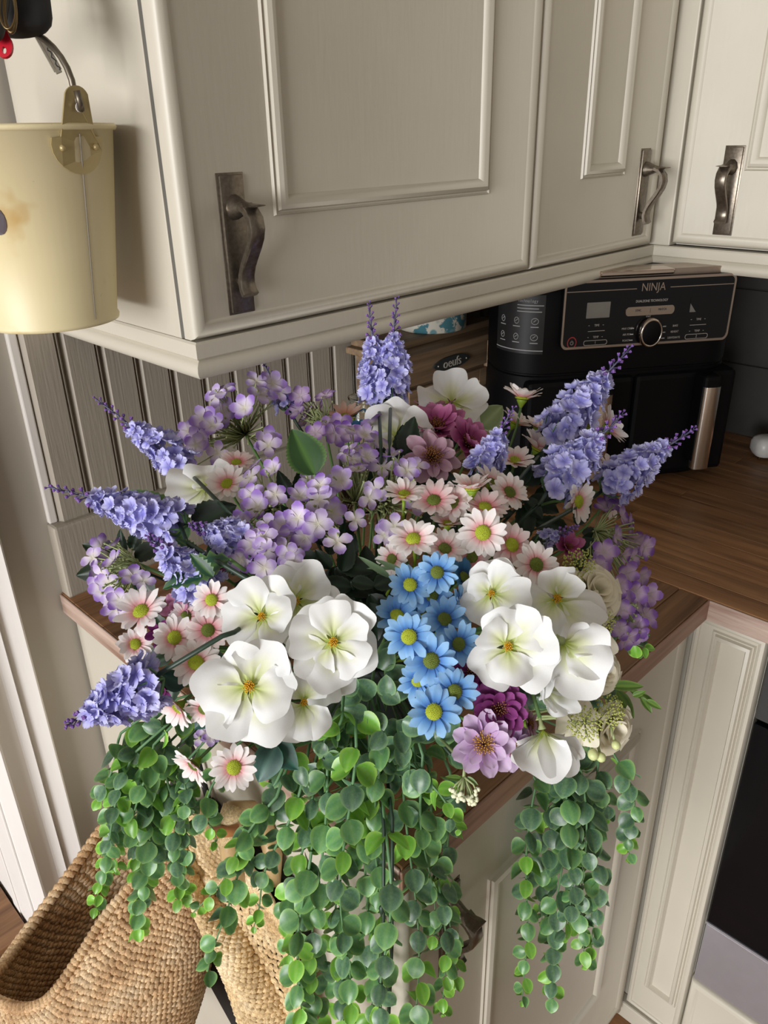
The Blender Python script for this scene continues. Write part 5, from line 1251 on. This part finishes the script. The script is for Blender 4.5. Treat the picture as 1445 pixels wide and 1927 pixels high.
# centre group
E_('eucalyptus strand curving down to the left in front of the seagrass bag', (528, 1470), (398, 1835), .60, 54, 17, bow=-.010, taper=.5)
E_('eucalyptus strand with a side curl at the left of the centre group', (520, 1500), (372, 1712), .595, 44, 12, mix=(.4, .4, .2))
E_('eucalyptus strand hanging below the bell-shaped pansy, upper lime one', (640, 1335), (608, 1420), .575, 40, 6, mix=(.1, .3, .6), taper=.2)
E_('eucalyptus strand of the centre group ending left of the black gap', (560, 1480), (470, 1745), .61, 46, 14, mix=(.35, .45, .2))
E_('eucalyptus strand second from the left in the centre group', (590, 1440), (535, 1830), .615, 52, 20)
E_('eucalyptus strand over the white cupboard side, left part', (612, 1430), (585, 1960), .60, 54, 26, taper=.3)
E_('eucalyptus strand over the white cupboard side, middle part', (640, 1420), (640, 1990), .605, 54, 27, taper=.3)
E_('front eucalyptus strand of the centre with the largest leaves', (662, 1400), (655, 1900), .575, 58, 22, taper=.35, bow=-.004)
E_('eucalyptus strand just right of the largest-leaved one', (694, 1410), (694, 2000), .60, 54, 22, taper=.3)
E_('eucalyptus strand with rounded grey leaves in the centre', (715, 1390), (708, 1800), .59, 54, 18)
E_('eucalyptus strand dropping straight at the right of the centre', (790, 1420), (815, 1770), .60, 50, 15, mix=(.3, .5, .2))
E_('right outermost eucalyptus strand of the centre with lime tip leaves', (838, 1450), (850, 1850), .64, 48, 17)
E_('eucalyptus strand in front of the base cupboard handle', (815, 1470), (838, 1905), .625, 50, 20)
E_('eucalyptus strand right of centre reaching the frame bottom', (765, 1440), (790, 1980), .61, 52, 24, taper=.3)
E_('short lime-tipped eucalyptus sprig below the lowest blue daisy', (790, 1440), (870, 1562), .60, 46, 8, mix=(.3, .4, .3), taper=.55)
E_('dark eucalyptus sprig under the gap beside the blue daisies', (706, 1310), (745, 1470), .60, 46, 8, mix=(.8, .2, 0), taper=.1)
E_('dark eucalyptus sprig under the large brown-eyed pansy', (650, 1300), (665, 1450), .61, 48, 8, mix=(.7, .3, 0), taper=.1)
E_('eucalyptus strand low at the left of the centre, above the bottom edge', (578, 1620), (556, 1990), .63, 48, 17, taper=.2)
E_('eucalyptus strand low at the right of the centre, above the bottom edge', (728, 1640), (720, 2000), .575, 50, 15, taper=.2)
for lb, x0, y0, x1, y1, dd in (('left one of the two bare dark stems in the centre', 722, 1560, 712, 1960, .585), ('right one of the two bare dark stems in the centre', 738, 1540, 728, 1990, .588)):
    A = at(x0, y0, dd); B = at(x1, y1, dd+.08); t = thing('bare_stem', lb, 'stem', Matrix.Translation(A))
    MB().tube([bury(A, .3)-A, Vector((0, 0, 0)), (B-A)*.5+RGT*.002, B-A], .0016, 6).build('stem_wire', M_STEMD, t, True)
    MB().ball((B-A)*.35, (.0026, .0026, .005), 6, 4).ball((B-A)*.68, (.0024, .0024, .005), 6, 4).build('nodes', M_STEMD, t, True)
# right group
E_('eucalyptus strand at the left of the right group', (1010, 1470), (985, 1880), .78, 40, 20, bow=-.006)
E_('longest eucalyptus strand of the right group', (1060, 1450), (1035, 1890), .79, 46, 22, mix=(.6, .35, .05))
E_('eucalyptus strand with a dark centre in the right group', (1035, 1460), (1015, 1740), .80, 42, 15, mix=(.6, .3, .1))
E_('eucalyptus strand of the right group ending in a bare pale stem', (1090, 1450), (1098, 1820), .78, 44, 18, mix=(.6, .35, .05))
E_('eucalyptus strand at the right edge of the right group', (1108, 1470), (1118, 1790), .80, 40, 15, mix=(.6, .3, .1))
E_('dark eucalyptus strand in the middle of the right group', (1072, 1450), (1066, 1760), .77, 44, 16, mix=(.75, .25, 0))
E_('separate eucalyptus strand hanging right of the berries', (1158, 1420), (1186, 1618), .79, 38, 11, mix=(.55, .35, .1), bow=.006)
E_('short eucalyptus strand under the roses', (1120, 1430), (1140, 1540), .80, 38, 7, mix=(.7, .3, 0))
E_('small eucalyptus tip on the worktop edge under the lilac at right', (1160, 1195), (1218, 1222), .82, 32, 5, mix=(.6, .3, .1))
# ------------------------------------------------------------------ woven bags on the cupboard side
def weave(name, label, rims, matf, rows, lump, parent_label=None, rim_t=.006, seed=3):
    """rims: function (s in 0..1 round, h in 0..1 down) -> point; woven from plaited lumps over a thin shell"""
    r = random.Random(seed)
    t = thing(name, label, 'bag', Matrix.Translation(rims(0, 0))); o0 = rims(0, 0)
    ns = 64; b = MB()
    Lp = [[rims(k/ns, h/24)-o0 for k in range(ns)] for h in range(25)]
    b.loops(Lp, False, True)
    me = b.mesh('bag_wall', matf, True, fix=True)
    a = me.color_attributes.new('Col', 'FLOAT_COLOR', 'POINT'); a.data.foreach_set('color', [.62, .60, .56, 1]*len(me.vertices))
    put('bag_wall', me, t)
    V = []; F = []; C = []
    for i in range(rows):
        h = (i+.5)/rows; pts = [rims(k/160, h) for k in range(160)]; L = [0]
        for k in range(160): L.append(L[-1]+(pts[(k+1) % 160]-pts[k]).length)
        n = max(6, int(L[-1]/lump)); rowh = (rims(.25, min(1, h+.5/rows))-rims(.25, max(0, h-.5/rows))).length
        for j in range(n):
            s = ((j+.5*(i % 2))/n+r.uniform(-.1, .1)/n) % 1
            p = rims(s, h); ds = (rims((s+.01) % 1, h)-rims((s-.01) % 1, h)).normalized(); dh = (rims(s, min(1, h+.012))-rims(s, max(0, h-.012)))
            dh = dh.normalized() if dh.length > 1e-6 else Vector((0, 0, -1)); nn = ds.cross(dh).normalized()
            sl = (.42 if i % 2 else -.42)+r.uniform(-.12, .12); ax = (ds*cos(sl)+dh*sin(sl)).normalized(); ay = nn.cross(ax)
            w = lump*.62*r.uniform(.85, 1.15); hh = lump*.34*r.uniform(.85, 1.15); th = lump*.27; c = r.uniform(.80, 1.12); bs = len(V)
            for u, v, z in ((-1, 0, 0), (-.5, -.8, .45), (-.5, .8, .45), (.5, -.8, .45), (.5, .8, .45), (1, 0, 0), (-.5, -.8, -.45), (-.5, .8, -.45), (.5, -.8, -.45), (.5, .8, -.45), (0, 0, 1), (0, 0, -1)):
                V.append(p-o0+ax*(u*w)+ay*(v*hh)+nn*(z*th)); C.append((c, c*.985, c*.96))
            F += [tuple(q+bs for q in f) for f in ((0, 1, 2), (5, 4, 3), (1, 10, 2), (1, 3, 10), (3, 4, 10), (4, 2, 10), (0, 7, 6), (5, 8, 9), (6, 7, 11), (6, 11, 8), (8, 11, 9), (9, 11, 7), (1, 6, 8, 3), (2, 4, 9, 7), (0, 6, 1), (0, 2, 7), (5, 3, 8), (5, 9, 4))]
    o = put('plaits', mkmesh('plaits', V, F, matf, C, True), t); o['kind'] = 'stuff'
    b = MB(); n = 110
    for j in range(n):
        s = j/n; p = rims(s, 0)-o0; q = rims((s+1.25/n) % 1, 0)-o0; up_ = (rims(s, 0)-rims(s, .04)).normalized()*rim_t*.5; sd = (q-p).cross(up_).normalized()*rim_t*.5
        c = r.uniform(.9, 1.15)
        b.tube([p-up_*.6-sd*.9, p.lerp(q, .35)+up_*.5, p.lerp(q, .7)+up_*.5+sd*.4, q-up_*.5+sd], [rim_t*.42, rim_t*.62, rim_t*.62, rim_t*.4], 6, (c, c*.985, c*.95))
    b.build('rim_braid', matf, t, True)
    return t, o0
def cl(p, lim=-.074):
    if p.x > lim: r = (p-CAM); p = CAM+r*((lim-CAM.x)/r.x)
    if p.y > YW-.03: r = (p-CAM); p = CAM+r*((YW-.03-CAM.y)/r.y)
    return p
# jute bag: long slanting mouth from the lower left up to the hook near the cupboard side
def closed_spline(K):
    n = len(K)
    def f(s):
        x = (s % 1)*n; i = int(x); u = x-i; p0, p1, p2, p3 = K[(i-1) % n], K[i % n], K[(i+1) % n], K[(i+2) % n]
        return .5*((2*p1)+(p2-p0)*u+(2*p0-5*p1+4*p2-p3)*u*u+(-p0+3*p1-3*p2+p3)*u**3)
    return f
jr_ = closed_spline([at(-28, 1868, .96), at(30, 1898, .935), at(92, 1884, .935), at(150, 1808, .95), at(205, 1722, .97), at(270, 1648, .99), at(322, 1592, 1.02), at(334, 1540, 1.06), at(292, 1512, 1.11), at(212, 1540, 1.13), at(140, 1636, 1.10), at(62, 1740, 1.06), at(2, 1822, 1.01)])
jb_ = closed_spline([at(40, 2080, 1.01), at(90, 2110, .98), at(150, 2110, .97), at(230, 2090, .97), at(285, 2050, .98), at(330, 1995, .99), at(362, 1930, 1.02), at(370, 1890, 1.08), at(360, 1870, 1.12), at(330, 1910, 1.14), at(250, 1960, 1.13), at(160, 2010, 1.10), at(80, 2050, 1.05)])
jm_ = closed_spline([at(-40, 1985, .97), at(30, 2020, .93), at(110, 2010, .915), at(200, 1950, .915), at(275, 1880, .93), at(345, 1800, .955), at(392, 1730, .99), at(400, 1690, 1.05), at(360, 1690, 1.12), at(280, 1730, 1.15), at(180, 1800, 1.13), at(80, 1880, 1.08), at(0, 1945, 1.02)])
def jute_s(s, h):
    a, m, b = jr_(s), jm_(s), jb_(s); h = min(1, max(0, h)); return a*(1-h)**2+ (m*2-(a+b)*.5)*(2*h*(1-h)) + b*h*h if False else cl(a*((1-h)*(1-2*h))+m*(4*h*(1-h))+b*(h*(2*h-1)))
jt, jo = weave('jute_bag', 'brown plaited jute bag gaping open at the lower left', jute_s, M_JUTE, 46, .0102, rim_t=.011)
b = MB().tube([at(318, 1530, .98)-jo, at(334, 1500, .98)-jo, at(352, 1505, .97)-jo, at(356, 1545, .96)-jo, at(352, 1610, .95)-jo, at(346, 1640, .95)-jo], .0042, 8); b.C = [(.9, .8, .7)]*len(b.V); b.build('strap', M_JUTE, jt, True)
# seagrass bag behind it, seen end-on
def ell(cx, cy, d, ax, ay, w1, w2):
    c = at(cx, cy, d); X = (RGT*ax[0]+UP*ax[1]-FWD*ax[2]).normalized(); Y = (RGT*ay[0]+UP*ay[1]-FWD*ay[2]).normalized()
    return lambda s: c+X*(w1*cos(2*pi*s))+Y*(w2*sin(2*pi*s))
SG = [ell(382, 1592, .960, (.62, -.75, .1), (.45, .3, -.85), .050, .028), ell(432, 1690, .925, (.80, -.45, .2), (.3, .4, -.85), .050, .046), ell(494, 1830, .915, (.90, -.30, .2), (.2, .5, -.85), .047, .045), ell(522, 1975, .930, (.92, -.28, .2), (.2, .5, -.85), .036, .036)]
def sea_s(s, h):
    x = h*3; i = min(2, int(x)); u = x-i; p = [SG[max(0, i-1)](s), SG[i](s), SG[i+1](s), SG[min(3, i+2)](s)]
    return cl(.5*((2*p[1])+(p[2]-p[0])*u+(2*p[0]-5*p[1]+4*p[2]-p[3])*u*u+(-p[0]+3*p[1]-3*p[2]+p[3])*u**3), -.086)
sgt, so = weave('seagrass_bag', 'pale woven seagrass bag with a bamboo handle right of the jute bag', sea_s, M_SEAGRASS, 46, .0108, rim_t=.010, seed=5)
b = MB(); hp = [at(442, 1665, .815), at(434, 1595, .80), at(431, 1550, .80), at(439, 1526, .805), at(470, 1524, .82), at(500, 1560, .83), at(514, 1610, .83), at(510, 1665, .825)]
b.tube([p-so for p in hp], [.0112, .0112, .0116, .0114, .0105, .010, .010, .010], 12); hd = b.build('handle', M_BAMBOO, sgt, True)
for p, q in ((hp[2], hp[1]), (hp[3], hp[2])):
    c = p.lerp(q, .4)-so; dv = (q-p).normalized(); MB().tube([c-dv*.010, c+dv*.010], .0126, 14, (1, .98, .94)).build('wrap', M_SEAGRASS, hd, True)
MB().tube([at(396, 1568, .785)-so, at(450, 1562, .79)-so], .0058, 10).build('peg', plain('peg_wood', lin((190, 128, 78)), .5), hd, True)
# black cloth bag against the cupboard side
pxs = [(318, 1528), (400, 1500), (470, 1580), (560, 1660), (585, 1760), (590, 1850), (560, 1945), (462, 1940), (402, 1832), (380, 1800), (330, 1700), (305, 1600)]
F0 = [plane(x, y, 0, -.053) for x, y in pxs]
b = MB(); cen = sum(F0, Vector())/len(F0); bkp = Matrix.Translation(cen)
L = [[p-cen for p in F0], [p-cen+Vector((-.008, 0, 0)) for p in F0], [(p-cen)*.93+Vector((-.016, 0, 0)) for p in F0], [(p-cen)*.6+Vector((-.019, 0, 0)) for p in F0]]
bb = thing('cloth_bag', 'flat black cloth bag hanging behind the seagrass bag', 'bag', bkp)
b.loops(L, True, True); b.build('cloth', M_BLACKCLOTH, bb, fix=True, auto=50)
MB().tube([(F0[1]-cen)+Vector((-.006, 0, 0)), (F0[1]-cen)+Vector((-.006, .01, .05)), (F0[1]-cen)+Vector((-.004, .035, .075)), (F0[0]-cen)+Vector((-.006, .0, .0))], .004, 6).build('strap', M_BLACKCLOTH, bb, True)
